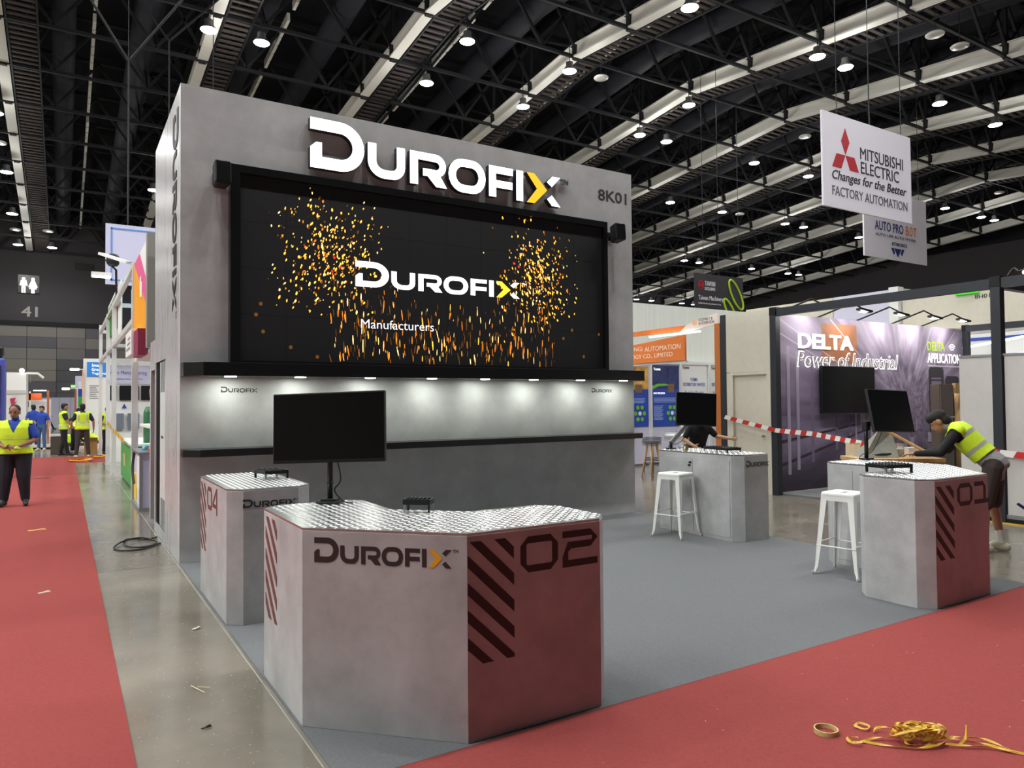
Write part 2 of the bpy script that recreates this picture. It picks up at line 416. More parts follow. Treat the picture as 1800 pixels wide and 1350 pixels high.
# ------------------------------------------------------------------ high-bay lamps
def lamp_proto():
    t = thing('high_bay_lamp', '', 'lamp')
    MB().lathe((0, 0, .12), [(.34, 0), (.30, .06), (.2, .2), (.17, .24), (.17, .42), (.05, .46)], 16).build('housing', mat('grey lamp housing', '8C8D8E', .45, .4), t, True)
    MB().lathe((0, 0, .09), [(.30, 0), (.33, .03), (.30, .035)], 16).build('lens', HOTW, t)
    MB().tube([(0, 0, .56), (0, 0, 4.75)], .02, 6).build('rod', STEEL, t)
    return t
lp = lamp_proto()
vis = [(5.0, 31.6), (7.1, 31.6), (-2.9, 43.2), (-2.9, 51.2), (-3.0, 59), (-3.0, 66.5), (-.8, 66.5), (4.8, 51), (14.8, 27.45), (14.8, 31.6), (20.3, 27.5), (20.3, 31.6),
       (28.3, 31.6), (30.4, 31.6), (38.2, 39.4), (20.2, 19.65), (28.1, 27.5), (27.9, 19.65), (29.9, 19.65), (37.7, 19.65), (43.3, 19.65), (38.1, 31.6), (43.6, 31.6),
       (43.7, 39.4), (51.2, 39.4), (53.6, 39.4), (61.4, 39.4), (60.7, 31.4), (66.4, 31.4), (68.6, 31.4), (51.4, 51.2), (53.4, 51.2), (60.8, 51), (66.6, 51), (68.4, 51),
       (58.8, 66.6), (61.2, 66.6), (66.3, 66.6), (68.4, 66.6)]
off = [(x, y) for x in (-20.8, -18.7, -12.9, -10.8) for y in (3.7, 7.7, 11.7, 15.7, 19.65, 27.5, 35.4)] + [(-2.9, y) for y in (3.7, 11.7, 19.65, 27.5, 35.4)] + [(x, y) for x in (4.4, 6.5, 12.8, 20.3, 28) for y in (3.7, 11.7)] + [(5.0, 19.65), (12.8, 19.65), (-.8, 3.7), (14.9, 3.7)]  # unseen lamps; left columns and extras added to brighten left faces and tower
LAMPS = []
for i, (x, y) in enumerate(vis+off):
    t = lp if i == 0 else copy_tree(lp)
    place(t, (x, y, zr(y)-1.2)); ORG[t.name] = Vector((x, y, zr(y)-1.2))
    t['label'] = 'round high bay lamp hanging lit under the dark roof trusses'; t['group'] = 'high bay lamps under the roof'
    LAMPS.append((t, x, y, i < len(vis)))
for t, x, y, seen in LAMPS:          # lamps farther off only matter for the roof around them
    d = math.hypot(x-8, y-8)
    arealight('lamp_light', t, (x, y, zr(y)-1.2+.07), LAMP_W if d < 40 else LAMP_W*.5, .3, (.985, 1, .98), spot=165)
    if seen or d < 22: arealight('beam_fill', t, (x, y, zr(y)-1.2-.45), BEAM_FILL_W if seen else BEAM_FILL_W*.5, .3, (1, .98, .93), spot=360)  # added fill without a fixture of its own, lifts beams and trusses
disc = thing('unlit_lamp', '', 'lamp')
MB().lathe((0, 0, 0), [(.12, .02), (.34, .0), (.36, .05), (.30, .1), (.1, .12)], 16).build('ring', WPAINT, disc, True)
MB().tube([(0, 0, .1), (0, 0, 4.55)], .015, 6).build('rod', STEEL, disc)
dl = [(29.9, 15.7), (31.8, 15.7), (22.2, 27.5), (37.7, 27.5), (45.7, 27.5), (45.7, 39.4), (61, 27.5), (-3, 47.2), (-1, 62.6), (-3, 63)]
for i, (x, y) in enumerate(dl):
    t = disc if i == 0 else copy_tree(disc); place(t, (x, y, zr(y)-1.0))
    t['label'] = 'pale round unlit disc lamp hanging under the dark roof'; t['group'] = 'unlit disc lamps under the roof'

# ------------------------------------------------------------------ the grey tower of the booth
YW, XL, XR, HT = 8.16, 1.02, 7.13, 4.97
tw = thing('display_tower', 'tall grey concrete look booth tower with lit sign and video wall', 'booth', (4.08, 9.3, 0))
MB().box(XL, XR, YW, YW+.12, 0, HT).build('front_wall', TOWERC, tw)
mb = MB()
mb.box(XL, XL+.1, YW+.12, 9.42, 0, HT).box(XL, XL+.1, 9.42, 10.45, 2.17, HT).box(XL, XL+.1, 9.42, 10.45, 0, .12).box(XL, XL+.1, 10.45, 10.57, 0, HT)
mb.build('side_wall', BRUSH, tw)
MB().box(XR-.1, XR, YW+.12, 10.57, 0, HT).build('side_wall', BRUSH, tw)
MB().box(XL+.1, XR-.1, 10.47, 10.57, 0, HT).build('rear_wall', CONC, tw)
MB().box(XL+.02, XL+.08, 10.57, 10.66, .04, 2.5).box(XL+.02, XL+.08, 11.28, 11.36, .04, 2.5).box(XL+.02, XL+.08, 10.66, 11.28, 2.1, 2.5).build('annex_wall', BRUSH, tw)
MB().box(XL+.09, XL+.13, 10.58, 11.36, 0, 2.5).build('annex_lining', mat('dull black door', '0C0C0D', .8, spec=.1), tw)
MB().box(XL+.02, XL+.08, 11.36, 11.39, .04, 2.12).build('annex_edge', ALU, tw)
# glazed side door
BLKD = mat('dull black door', '0C0C0D', .8, spec=.1)
dr = MB().box(XL+.014, XL+.06, 9.42, 10.45, .12, 2.17).build('side_door', BLKD, tw)
MB().box(XL+.004, XL+.014, 9.44, 9.99, .14, 2.15).build('frosted_panel', mat('frosted white glass', 'CFDAD6', .35), dr)
mb = MB()
for z0, z1 in ((.14, .5), (1.78, 2.15)):
    for k in range(5):
        y = 9.52+.09*k
        mb.slab((XL+.004, y, z0), UY*-1, UZ, UX*-1, [(-.012, 0), (.012, 0), (.05, z1-z0), (.026, z1-z0)], 0, .003)
mb.build('door_stripe', BLK, dr)
logo(dr, (XL+.004, 9.85, 1.22), UY*-1, UZ, .04, DARKL, DARKL, .002, su=.035, tm=False)
# vertical logo on the side wall
logo(tw, (XL, 8.76, 4.78), UZ*-1, UY*-1, .44, BLKM, BLKM, .006, su=.352, tm=True, name='side_logo')
# lit channel letters
LS = mat('dark letter return', '232326', .4)
logo(tw, (2.338, YW-.02, 4.278), UX, UZ, .567, LETW, LETY, .085, split='lit_letter', back=LS)
text('8K01', tw, (6.505, YW, 4.51), UX, UZ, .163, mat('charcoal vinyl', '3C3D3F', .5), w=.53, depth=.004, bold=.015, name='stand_number')
logo(tw, (1.416, YW, 1.752), UX, UZ, .062, mat('grey vinyl', '3E403F', .5), MATS['grey vinyl'], .002, tm=False)
logo(tw, (6.35, YW, 1.752), UX, UZ, .062, MATS['grey vinyl'], MATS['grey vinyl'], .002, tm=False)
# black shelves with chamfered ends
def shelfpoly(x0, x1, d, c): return [(x0, YW), (x0, YW-d+c), (x0+c*.9, YW-d), (x1-c*.9, YW-d), (x1, YW-d+c), (x1, YW)]
MB().prism(shelfpoly(1.03, 7.19, .35, .18), 1.915, 2.055).build('upper_shelf', BLK, tw, bevel=.003)
MB().prism(shelfpoly(1.03, 7.17, .30, .16), 1.095, 1.17).build('lower_shelf', BLK, tw, bevel=.003)
for x in (1.464, 2.18, 2.971, 3.744, 4.472, 5.196, 5.954, 6.704):
    o = MB().lathe((x, 7.89, 1.905), [(.055, 0), (.06, .003), (.06, .011), (.05, .012)], 18).build('puck_light', mat('lit puck lens', 'F6FFF0', .3, emit=9), tw)
    arealight('puck_glow', tw, (x, 7.89, 1.9), PUCK_W, .09, (.95, 1, .90))
# video wall
vw = thing('video_wall', 'black framed video wall showing golden sparks around a white logo', 'screen', (4.03, YW-.06, 2.055))
fx0, fx1, fz0, fz1 = 1.49, 6.575, 2.056, 4.172
mb = MB()
for a, b, c, d in ((fx0, fx1, 4.09, fz1), (fx0, fx1, fz0, 2.09), (fx0, fx0+.10, 2.09, 4.09), (fx1-.06, fx1, 2.09, 4.09)):
    mb.box(a, b, YW-.12, YW, c, d)
mb.build('frame', BLK, vw)
sx0, sx1, sz0, sz1 = fx0+.10, fx1-.06, 2.09, 4.09
LED = mat('dark led module', '151517', .6, emit=.06)
nx, nz = 10, 4; mw, mh = (sx1-sx0)/nx, (sz1-sz0)/nz
lm = MB().box(-mw/2+.001, mw/2-.001, 0, .05, -mh/2+.001, mh/2-.001).mesh('led_module', LED)
for i in range(nx):
    for j in range(nz):
        link('led_module', lm, vw, Vector((sx0+mw*(i+.5), YW-.06, sz0+mh*(j+.5)))-org(vw))
YS = YW-.0605
SPK = [mat('spark amber', 'FFB53C', .5, emit=1.6), mat('spark orange', 'F58A1E', .5, emit=.8), mat('spark pale', 'FFDC8C', .5, emit=1.4), mat('spark dim', '8A5A22', .5, emit=.3), mat('spark red', 'D8321E', .5, emit=.8)]
rs = random.Random(5)
mb = MB()
def spark(u, v, a, b, tilt, mi):
    if not (.01 < u < .99 and .012 < v < .985): return
    c = Vector((sx0+u*(sx1-sx0), YS, sz0+v*(sz1-sz0)))
    ct, st = math.cos(tilt), math.sin(tilt)
    pts = [(a*math.cos(k*math.pi/3), b*math.sin(k*math.pi/3)) for k in range(6)]
    mb.add([c+Vector((x*ct-y*st, -.0005-.0004*mi, x*st+y*ct)) for x, y in pts], [(0, 1, 2, 3, 4, 5)], mi)
for i in range(500):
    u = rs.gauss(.20, .066); v = rs.gauss(.62, .17)
    if u < .06 or v < .2: continue
    s = rs.choice((.5, .7, 1, 1, 1.4)); spark(u, v, .008*s, .0135*s*rs.uniform(.8, 1.6), rs.uniform(-.7, .1), rs.choice((0, 0, 1, 2, 0, 3)))
for i in range(470):
    u = rs.gauss(.775, .055); v = rs.gauss(.60, .16)
    if u > .92 or v < .15: continue
    s = rs.choice((.5, .7, .9, 1, 1.2)); spark(u, v, .010*s, .016*s*rs.uniform(.8, 1.6), rs.uniform(-.1, .7), rs.choice((0, 0, 1, 2, 0, 3)))
for i in range(430):
    u = rs.uniform(.2, .83); lim = .16+.36*abs((u-.52)/.3)**1.5
    v = rs.uniform(0, min(.62, lim+.22))*rs.uniform(.4, 1)
    s = rs.choice((.5, .8, 1, 1.3)); spark(u, v, .006*s, .040*s*rs.uniform(.7, 1.7), rs.gauss(0, .08)-(u-.5)*.15, rs.choice((0, 1, 1, 2, 3, 3, 3)))
for u, v in ((.035, .25), (.05, .16), (.045, .31), (.11, .08), (.17, .03), (.86, .2), (.89, .26), (.93, .08), (.985, .24), (.44, .1)): spark(u, v, .022, .024, 0, 3)
for u, v in ((.70, .68), (.21, .6), (.205, .52), (.715, .66), (.225, .55)): spark(u, v, .016, .02, .4, 4)
o = mb.build('spark_image', SPK, vw); o['kind'] = 'stuff'
logo(vw, (2.873, YS-.003, 2.984), UX, UZ, .298, mat('screen white', 'F6F2FA', .5, emit=1.3), mat('screen yellow', 'F2E23A', .5, emit=.9), .0015, su=.372, name='screen_logo')
text('Manufacturers', vw, (2.94, YS-.003, 2.50), UX, UZ, .105, MATS['screen white'], w=.93, depth=.0015, name='screen_text', bold=-.008)
# speakers
for (x, yaw, lab) in ((1.385, 10, 'black wall speaker beside the top left corner of the video wall'), (6.70, -25, 'black wall speaker beside the top right corner of the video wall')):
    t = thing('wall_speaker', lab, 'speaker', (0, 0, 0), 'wall speakers beside the video wall')
    MB().prism([(-.085, -.11), (.085, -.11), (.065, .09), (-.065, .09)], -.125, .125).build('cabinet', BLKM, t, bevel=.025)
    MB().box(-.072, .072, -.118, -.108, -.11, .11).build('grille', BLK, t, bevel=.008)
    MB().tube([(0, .08, 0), (0, .16, 0)], .02, 8).box(-.05, .05, .15, .165, -.06, .06).build('bracket', BLKG, t)
    t.location = (x, YW-.175, 4.015); t.rotation_euler = (R(-6), 0, R(yaw*.3))

# ------------------------------------------------------------------ counters
def inside(p, poly):
    c = False; n = len(poly)
    for i in range(n):
        (x0, y0), (x1, y1) = poly[i], poly[(i+1) % n]
        if (y0 > p[1]) != (y1 > p[1]) and p[0] < (x1-x0)*(p[1]-y0)/(y1-y0)+x0: c = not c
    return c
def inset_ok(p, poly, d): return all(inside((p[0]+a, p[1]+b), poly) for a, b in ((d, 0), (-d, 0), (0, d), (0, -d)))
def counter(label, poly, pitch=.042):
    cx = sum(p[0] for p in poly)/len(poly); cy = sum(p[1] for p in poly)/len(poly)
    t = thing('display_counter', label, 'counter', (cx, cy, .007), 'grey concrete look counters of the booth')
    MB().prism(poly, .007, .985).build('body', CONC, t, bevel=.002)
    pl = MB().prism([(cx+(x-cx)*.998, cy+(y-cy)*.998) for x, y in poly], .985, .9975).build('tread_plate_top', PLATE, t)
    mb = MB(); xs = [p[0] for p in poly]; ys = [p[1] for p in poly]; i = 0
    y = min(ys)+pitch*.4; r = 0
    while y < max(ys):
        x = min(xs)+pitch*.4; c = 0
        while x < max(xs):
            if inset_ok((x, y), poly, pitch*.45):
                a = R(45) if (r+c) % 2 else R(-45); ux, uy = math.cos(a), math.sin(a); L, w = pitch*.47, pitch*.15
                vs = [(x-ux*L, y-uy*L, .9975), (x+uy*w, y-ux*w, .9975), (x+ux*L, y+uy*L, .9975), (x-uy*w, y+ux*w, .9975), (x-ux*L*.3, y-uy*L*.3, 1.0005), (x+ux*L*.3, y+uy*L*.3, 1.0005)]
                mb.add(vs, [(0, 1, 4), (4, 1, 5), (1, 2, 5), (2, 3, 5), (5, 3, 4), (3, 0, 4)])
            x += pitch; c += 1
        y += pitch; r += 1
    o = mb.build('tread_bars', TREAD, pl); o['kind'] = 'stuff'
    return t
def chevrons(t, o, u, w, z0, z1, m, th=.058, step=.13, first=.061):
    # diagonal warning stripes falling at 45 degrees, clipped to the field
    h = z1-z0; o = Vector(o); u = Vector(u); nrm = u.cross(UZ)
    for k in range(-2, 6):
        top = h-first-step*k
        pts = clip([(0, top-th), (w, top-.95*w-th), (w, top-.95*w), (0, top)], h)
        if len(pts) >= 3: MB().slab(o, u, UZ, nrm, [(a, b+z0) for a, b in pts], 0, .0025).build('warning_stripe', m, t)
def clip(pts, h):
    for lim, sgn in ((0, 1), (h, -1)):
        out = []
        for i in range(len(pts)):
            a, b = pts[i], pts[(i+1) % len(pts)]
            ia, ib = (a[1]-lim)*sgn >= 0, (b[1]-lim)*sgn >= 0
            if ia: out.append(a)
            if ia != ib:
                s = (lim-a[1])/(b[1]-a[1]); out.append((a[0]+(b[0]-a[0])*s, lim))
        pts = out
    return pts
def numeral(t, ch, o, u, w, h, m, s=.034):
    o = Vector(o); u = Vector(u); n = u.cross(UZ); c = .045*w/.226; i = c*.55
    L = {'0': [[(c, 0), (w-c, 0), (w, c), (w, h-c), (w-c, h), (c, h), (0, h-c), (0, c)], [(s+i*.3, s), (s, s+i*.3), (s, h-s-i*.3), (s+i*.3, h-s), (w-s-i*.3, h-s), (w-s, h-s-i*.3), (w-s, s+i*.3), (w-s-i*.3, s)]],
         '2': [[(0, 0), (w, 0), (w, s), (s, s), (s, s+.045), (s+.02, s+.06), (w-c, s+.06), (w, s+.06+c), (w, h-c), (w-c, h), (0, h), (0, h-s), (w-s, h-s), (w-s, s+.06+s), (s, s+.06+s), (0, s+.02)]],
         '1': [[(0, 0), (w, 0), (w, s), (w*.78, s), (w*.78, h-c), (w*.78-c, h), (0, h), (0, h-s), (w*.78-s, h-s), (w*.78-s, s), (0, s)]],
         '4': [[(w*.74, 0), (w, 0), (w, h), (w-s*.8, h), (0, h*.42), (0, h*.26), (w*.74, h*.26)], [(s, h*.26+s), (w-s*1.2, h*.8), (w-s*1.2, h*.26+s)]]}[ch]
    if ch == '4': L = [[(w-s*1.1, -h*.12), (w, -h*.12), (w, h), (w-s*1.1, h), (0, h*.30), (0, h*.14), (w-s*1.1, h*.14)], [(s*1.2, h*.30), (w-s*1.1, h*.82), (w-s*1.1, h*.30)]]
    vs, fs = fill(L, .02)
    MB().add(put([(a, b, c2*50+.5) for a, b, c2 in vs], o, u, UZ, n, 1, 1, .0025), fs).build('numeral', m, t)
REDV = mat('rust red vinyl', '6A3733', .5)
L2 = [(1.03, 3.70), (1.64, 3.08), (2.44, 3.08), (2.54, 3.18), (2.54, 3.60), (2.44, 3.70), (1.99, 3.70), (1.65, 4.03), (1.65, 4.52), (1.56, 4.62), (1.12, 4.62), (1.03, 4.52)]
c2 = counter('V shaped grey counter numbered 02 nearest the viewer', L2)
A, Bp = Vector((1.03, 3.70, 0)), Vector((1.64, 3.08, 0)); ud = (Bp-A).normalized()
logo(c2, A+ud*.068+UZ*.829, ud, UZ, .124, DARKB, YEL, .002, su=.1195, name='front_logo')
chevrons(c2, (1.641, 3.08, 0), UX, .259, .37, .955, DARKB)
numeral(c2, '0', (1.94, 3.08, .770), UX, .226, .178, DARKB)
numeral(c2, '2', (2.197, 3.08, .766), UX, .225, .185, DARKB)
chevrons(c2, (1.03, 4.47, 0), UY*-1, .26, .38, .96, REDV)
L1 = [(8.15-x, y) for x, y in L2][::-1]
c1 = counter('V shaped grey counter numbered 01 at the right with a stool behind it', L1)
chevrons(c1, (5.71+.003, 3.08, 0), UX, .262, .37, .94, DARKB)
numeral(c1, '0', (6.035, 3.08, .765), UX, .226, .178, DARKB)
numeral(c1, '1', (6.295, 3.08, .765), UX, .225, .178, DARKB)
# hinged doors on the inner faces of counter 01
for y0, y1 in ((4.06, 4.28), (4.285, 4.51)):
    MB().box(6.494, 6.5, y0, y1, .06, .93).build('door', CONC, c1, bevel=.001)
L4 = [(1.03, 5.70), (1.13, 5.60), (1.53, 5.60), (1.64, 5.70), (1.64, 6.88), (1.53, 6.98), (1.13, 6.98), (1.03, 6.88)]
c4 = counter('narrow grey counter numbered 04 close to the left end of the tower', L4)
logo(c4, (1.126, 5.60, .861), UX, UZ, .062, BLK, BLK, .002, su=.064, name='front_logo')
chevrons(c4, (1.03, 6.86, 0), UY*-1, .26, .39, .955, REDV)
numeral(c4, '0', (1.03, 6.53, .762), UY*-1, .226, .185, REDV)
numeral(c4, '4', (1.03, 6.275, .775), UY*-1, .2, .185, REDV)
L3 = [(8.15-x, y+.1) for x, y in L4][::-1]
c3 = counter('narrow grey counter beside the white stool near the right end of the tower', L3)
logo(c3, (6.65, 5.70, .858), UX, UZ, .070, DARKL, DARKL, .002, su=.0635, name='front_logo')
for y0, y1 in ((5.82, 6.39), (6.395, 6.95)):
    d = MB().box(6.503, 6.51, y0, y1, .05, .935).build('door', CONC, c3, bevel=.001)
    if y0 > 6:
        MB().tube([(6.503, 6.42, .875), (6.475, 6.42, .875)], .012, 10).build('lock', BLKM, d)
        MB().tube([(6.503, 6.44, .84), (6.482, 6.44, .84)], .013, 10).build('knob', BLKM, d)

# ------------------------------------------------------------------ monitors
def monitor(label, c, W_, H_, yaw, tilt, roll, base, kind, top=1.0):
    t = thing('monitor', label, 'monitor', (base[0], base[1], top), 'black monitors on counters')
    ry = Vector((math.cos(yaw), math.sin(yaw), 0)); n0 = Vector((math.sin(yaw), -math.cos(yaw), 0))
    n = n0*math.cos(tilt)+UZ*math.sin(tilt); u2 = UZ*math.cos(tilt)-n0*math.sin(tilt)
    r3 = ry*math.cos(roll)+u2*math.sin(roll); u3 = u2*math.cos(roll)-ry*math.sin(roll)
    c = Vector(c)
    sh = MB().obox(c-n*.018, (r3, n, u3), (W_/2, .018, H_/2)).build('screen_housing', BLKM, t, bevel=.004)
    MB().obox(c+n*.001+u3*.006, (r3, n, u3), (W_/2-.008, .0015, H_/2-.016)).build('screen_glass', SCR, sh)
    MB().obox(c+n*.001-u3*(H_/2-.006), (r3, n, u3), (W_/2-.004, .002, .006)).build('bottom_bezel', BLKG, sh)
    MB().obox(c-n*.05, (r3, n, u3), (W_*.22, .016, H_*.22)).build('rear_cover', BLKM, sh, bevel=.01)
    b = Vector((base[0], base[1], top)); back = c-n*.06
    if kind == 'pole':
        ph = back.z-.06
        MB().obox(b+UZ*.008, (ry, n0, UZ), (.075, .055, .008)).obox(b+UZ*.022, (ry, n0, UZ), (.05, .04, .008)).build('clamp_base', BLKG, t, bevel=.006)
        MB().tube([b+UZ*.02, Vector((b.x, b.y, ph+.1))], .0175, 14).build('pole', BLKG, t, True)
        MB().lathe((b.x, b.y, top+.12), [(.02, 0), (.022, .004), (.022, .012), (.02, .016)], 14).build('collar', BLKM, t, True)
        e = Vector((b.x, b.y, ph+.05)); m = e+ry*.12+n0*-.02
        MB().bar(e, m, .04, .05).bar(m, back, .035, .045).build('arm', BLKG, t, bevel=.006)
        pts = [back-u3*.08, b+ry*.07+UZ*.16, b+ry*.03+UZ*.08, b+ry*.09+UZ*.012, b+ry*.16+n0*.03+UZ*.006]
        MB().tube(smooth(pts, 6), .0045, 6).build('cable', BLKM, t, True)
    else:
        MB().obox(b+UZ*.008, (ry, n0, UZ), (.06, .045, .008)).build('clamp_base', BLKG, t, bevel=.005)
        m = (b+back)/2+UZ*(-.02)+ry*-.03
        if kind == 'gas':
            e = b+UZ*.10
            MB().tube([b, e], .02, 12).build('pole', BLKG, t, True)
            k = Vector((back.x, back.y, back.z-.13))
            MB().bar(e-UZ*.02, k-ry*.05, .05, .055).build('lower_arm', GALU, t, bevel=.01)
            MB().bar(k-ry*.05, back, .045, .05).build('upper_arm', BLKG, t, bevel=.01)
        else:
            e = Vector((b.x, b.y, back.z-.10))
            MB().tube([b, e], .02, 12).build('pole', BLKG, t, True)
            MB().bar(e-UZ*.02, (e+back)/2-UZ*.08, .05, .045).bar((e+back)/2-UZ*.08, back, .045, .045).build('arm', BLKG, t, bevel=.008)
            MB().obox(e-UZ*.04, (ry, n0, UZ), (.03, .03, .05)).build('joint', BLKM, t, bevel=.008)
        MB().tube(smooth([back-u3*.06, (b+back)/2-UZ*.15+n0*-.04, b+UZ*.05-n0*.05, b+UZ*.006-n0*.09], 6), .004, 6).build('cable', BLKM, t, True)
    return t
def smooth(pts, n):
    pts = [Vector(q) for q in pts]; out = []
    for i in range(len(pts)-1):
        p0, p1, p2, p3 = pts[max(i-1, 0)], pts[i], pts[i+1], pts[min(i+2, len(pts)-1)]
        for k in range(n):
            t = k/n
            out.append(.5*((2*p1)+(p2-p0)*t+(2*p0-5*p1+4*p2-p3)*t*t+(3*p1-p0-3*p2+p3)*t**3))
    return out+[pts[-1]]
monitor('large black monitor on a pole stand on the nearest counter', (1.38, 4.386, 1.478), .72, .43, R(-40.9), R(3.8), R(1.6), (1.43, 4.505), 'pole')
monitor('black monitor on a silver arm on the counter beside the white stool', (7.015, 6.81, 1.511), .54, .43, R(-25.3), R(3.7), R(-2.9), (6.72, 6.98), 'gas')
monitor('tilted black monitor on a black arm on the far right counter', (7.33, 4.38, 1.502), .59, .445, R(-7.4), R(12.9), R(-2.2), (7.07, 4.50), 'arm')

# ------------------------------------------------------------------ tool trays
def tray(label, c, rz, nx, ny, pit, h, lw=.008, peg=True, bowed=False):
    t = thing('tool_tray', label, 'tray', (0, 0, 0), 'black slotted trays standing on the counters')
    w, d = nx*pit, ny*pit
    mb = MB()
    for i in range(nx+1):
        x = -w/2+i*pit; mb.box(x-.005, x+.005, -d/2, d/2, h, h+.010)
    for j in range(ny+1):
        y = -d/2+j*pit; mb.box(-w/2, w/2, y-.005, y+.005, h, h+.010)
    mb.build('lattice', BLKM, t)
    MB().box(-w/2-.008, w/2+.008, -d/2-.008, -d/2, h-.018, h+.012).box(-w/2-.008, w/2+.008, d/2, d/2+.008, h-.018, h+.012).box(-w/2-.008, -w/2, -d/2, d/2, h-.018, h+.012).box(w/2, w/2+.008, -d/2, d/2, h-.018, h+.012).build('rim', BLKG, t)
    if peg:
        mb = MB()
        for i in range(nx):
            for j in range(ny):
                x, y = -w/2+(i+.5)*pit, -d/2+(j+.5)*pit
                mb.lathe((x, y, h-.012), [(.006, 0), (.007, .012), (.007, .028), (.004, .032)], 8)
        o = mb.build('holder_pins', BLKM, t); o['kind'] = 'stuff'
    for a in (-1, 1):
        for b in (-1, 1):
            MB().box(a*w/2-lw, a*w/2+lw, b*d/2-lw, b*d/2+lw, 0, h-.005).build('leg', GALU if a*b > 0 else BLKG, t)
    place(t, (c[0], c[1], 1.0005), rz); return t
tray('black slotted tray on silver legs on the nearest counter', (1.735, 3.845), R(-41), 6, 3, .024, .062, lw=.0055)
tray('low black slotted tray on the counter numbered 04', (1.50, 6.32), R(8), 4, 5, .046, .06)
tray('wide black tray with pins on the counter numbered 01', (5.97, 3.60), R(-14), 8, 6, .034, .062)
tray('long low black tray on the counter beside the white stool', (6.83, 6.22), R(85), 8, 4, .05, .045)
gd = thing('power_tool', 'small metal tool standing on the counter beside the white stool', 'tool', (6.62, 6.62, 1.0005))
MB().lathe((6.62, 6.62, 1.0005), [(.035, 0), (.035, .03), (.022, .045), (.022, .075), (.03, .09), (.012, .1)], 14).build('body', mat('brass metal', 'A59C7C', .3, .9), gd, True)
MB().tube([(6.62, 6.62, 1.05), (6.60, 6.68, 1.045), (6.61, 6.72, 1.03)], .014, 10).build('handle', GALU, gd, True)

# ------------------------------------------------------------------ white metal stools
def stool_proto():
    t = thing('bar_stool', '', 'stool')
    s = .152; st = .205; H = .76
    def rr(a, r, z, n=4):
        out = []
        for cx, cy, a0 in ((a-r, a-r, 0), (-(a-r), a-r, 90), (-(a-r), -(a-r), 180), (a-r, -(a-r), 270)):
            out += [(cx+r*math.cos(R(a0+90*k/n)), cy+r*math.sin(R(a0+90*k/n)), z) for k in range(n+1)]
        return out
    mb = MB(); rings = [rr(.156, .035, H-.028), rr(.158, .036, H-.010), rr(.152, .036, H-.001), rr(.142, .034, H), rr(.13, .03, H-.004), rr(.03, .012, H-.004)]
    n = len(rings[0]); vs = [q for r in rings for q in r]
    fs = [(i*n+k, i*n+(k+1) % n, (i+1)*n+(k+1) % n, (i+1)*n+k) for i in range(len(rings)-1) for k in range(n)]
    fs.append(tuple(range((len(rings)-1)*n, len(rings)*n)))
    mb.add(vs, fs).build('seat', WPAINT, t, True)
    MB().box(-.045, .045, -.018, .018, H-.0045, H-.0035).build('grip_slot', mat('slot shadow grey', '6E706C', .6), t)
    ap = MB()
    for k in range(4):
        a = Matrix.Rotation(R(90*k), 3, 'Z')
        ap.obox(a@Vector((0, -.150, H-.05)), (a@UX, a@UY, UZ), (.15, .003, .026))
    ap.build('apron', WPAINT, t)
    for sx in (-1, 1):
        for sy in (-1, 1):
            mb = MB(); prof = [(0, .150, .046), (.25, .168, .040), (.5, .186, .032), (.68, .199, .024), (.715, .205, .016), (.752, .213, .016)]
            for dx, dy in ((1, 0), (0, 1)):
                vs = []
                for zz, p, wd in prof:
                    z = H-.02-zz*(.738/.752); x, y = sx*p, sy*p
                    q = Vector((x, y, z)); e = Vector((-sx*dx, -sy*dy, 0))*wd*1.25; nn = Vector((-sx*dy, -sy*dx, 0))*.004
                    vs += [q, q+e, q+e+nn, q+nn]
                m = len(prof)
                fs = [(4*i+k, 4*i+(k+1) % 4, 4*i+4+(k+1) % 4, 4*i+4+k) for i in range(m-1) for k in range(4)]
                fs += [(3, 2, 1, 0), tuple(4*m-4+k for k in range(4))]
                mb.add(vs, fs)
            lg = mb.build('leg', WPAINT, t)
            MB().lathe((sx*.209, sy*.209, 0), [(.014, 0), (.016, .004), (.016, .022), (.012, .03)], 10).build('foot', mat('grey rubber', '9A9A96', .8), lg, True)
    for k in range(4):
        a = Matrix.Rotation(R(90*k), 3, 'Z'); z = .27 if k % 2 else .295
        MB().tube([a@Vector((-.185, -.182, z)), a@Vector((.185, -.182, z))], .0065, 8).build('rung', WPAINT, t, True)
    return t
s1 = stool_proto(); s1['label'] = 'white metal bar stool in front of the narrow counter beside the tower'; s1['group'] = 'white metal bar stools'
s2 = copy_tree(s1); s2['label'] = 'white metal bar stool tucked behind the counter numbered 01'
place(s1, (6.245, 6.42, .007), R(12)); place(s2, (6.17, 4.15, .007), R(8))

RDM = mat('sign red', 'B5202E', .5); DK = mat('sign dark', '2E2B33', .5)
# ------------------------------------------------------------------ black framed booth on the right
CHAR = mat('charcoal metal profile', '2E3238', .45, .2)
fb = thing('exhibition_booth', 'black metal booth frame with square posts around the printed backdrop', 'frame', (13.5, 6.5, 0))
P = .12
for x, y, h in ((10.34, 8.19, 3.2), (10.34, 4.69, 3.2), (16.5, 4.69, 3.2), (16.62, 8.19, 3.2)):
    MB().box(x, x+P, y, y+P, 0, h-P-.001).build('post', CHAR, fb, bevel=.004)
    MB().box(x-.005, x+P+.005, y-.005, y+P+.005, h-P, h+.012).build('corner_block', BLK, fb)
MB().box(10.35, 10.45, 4.82, 8.18, 3.06, 3.19).build('top_beam', CHAR, fb)
MB().box(10.47, 16.49, 4.7, 4.8, 3.06, 3.19).build('top_beam', CHAR, fb)
MB().box(16.52, 16.62, 4.82, 8.18, 3.06, 3.19).build('top_beam', CHAR, fb)
MB().box(10.35, 10.45, 1.0, 4.68, 3.06, 3.19).build('top_beam', CHAR, fb)
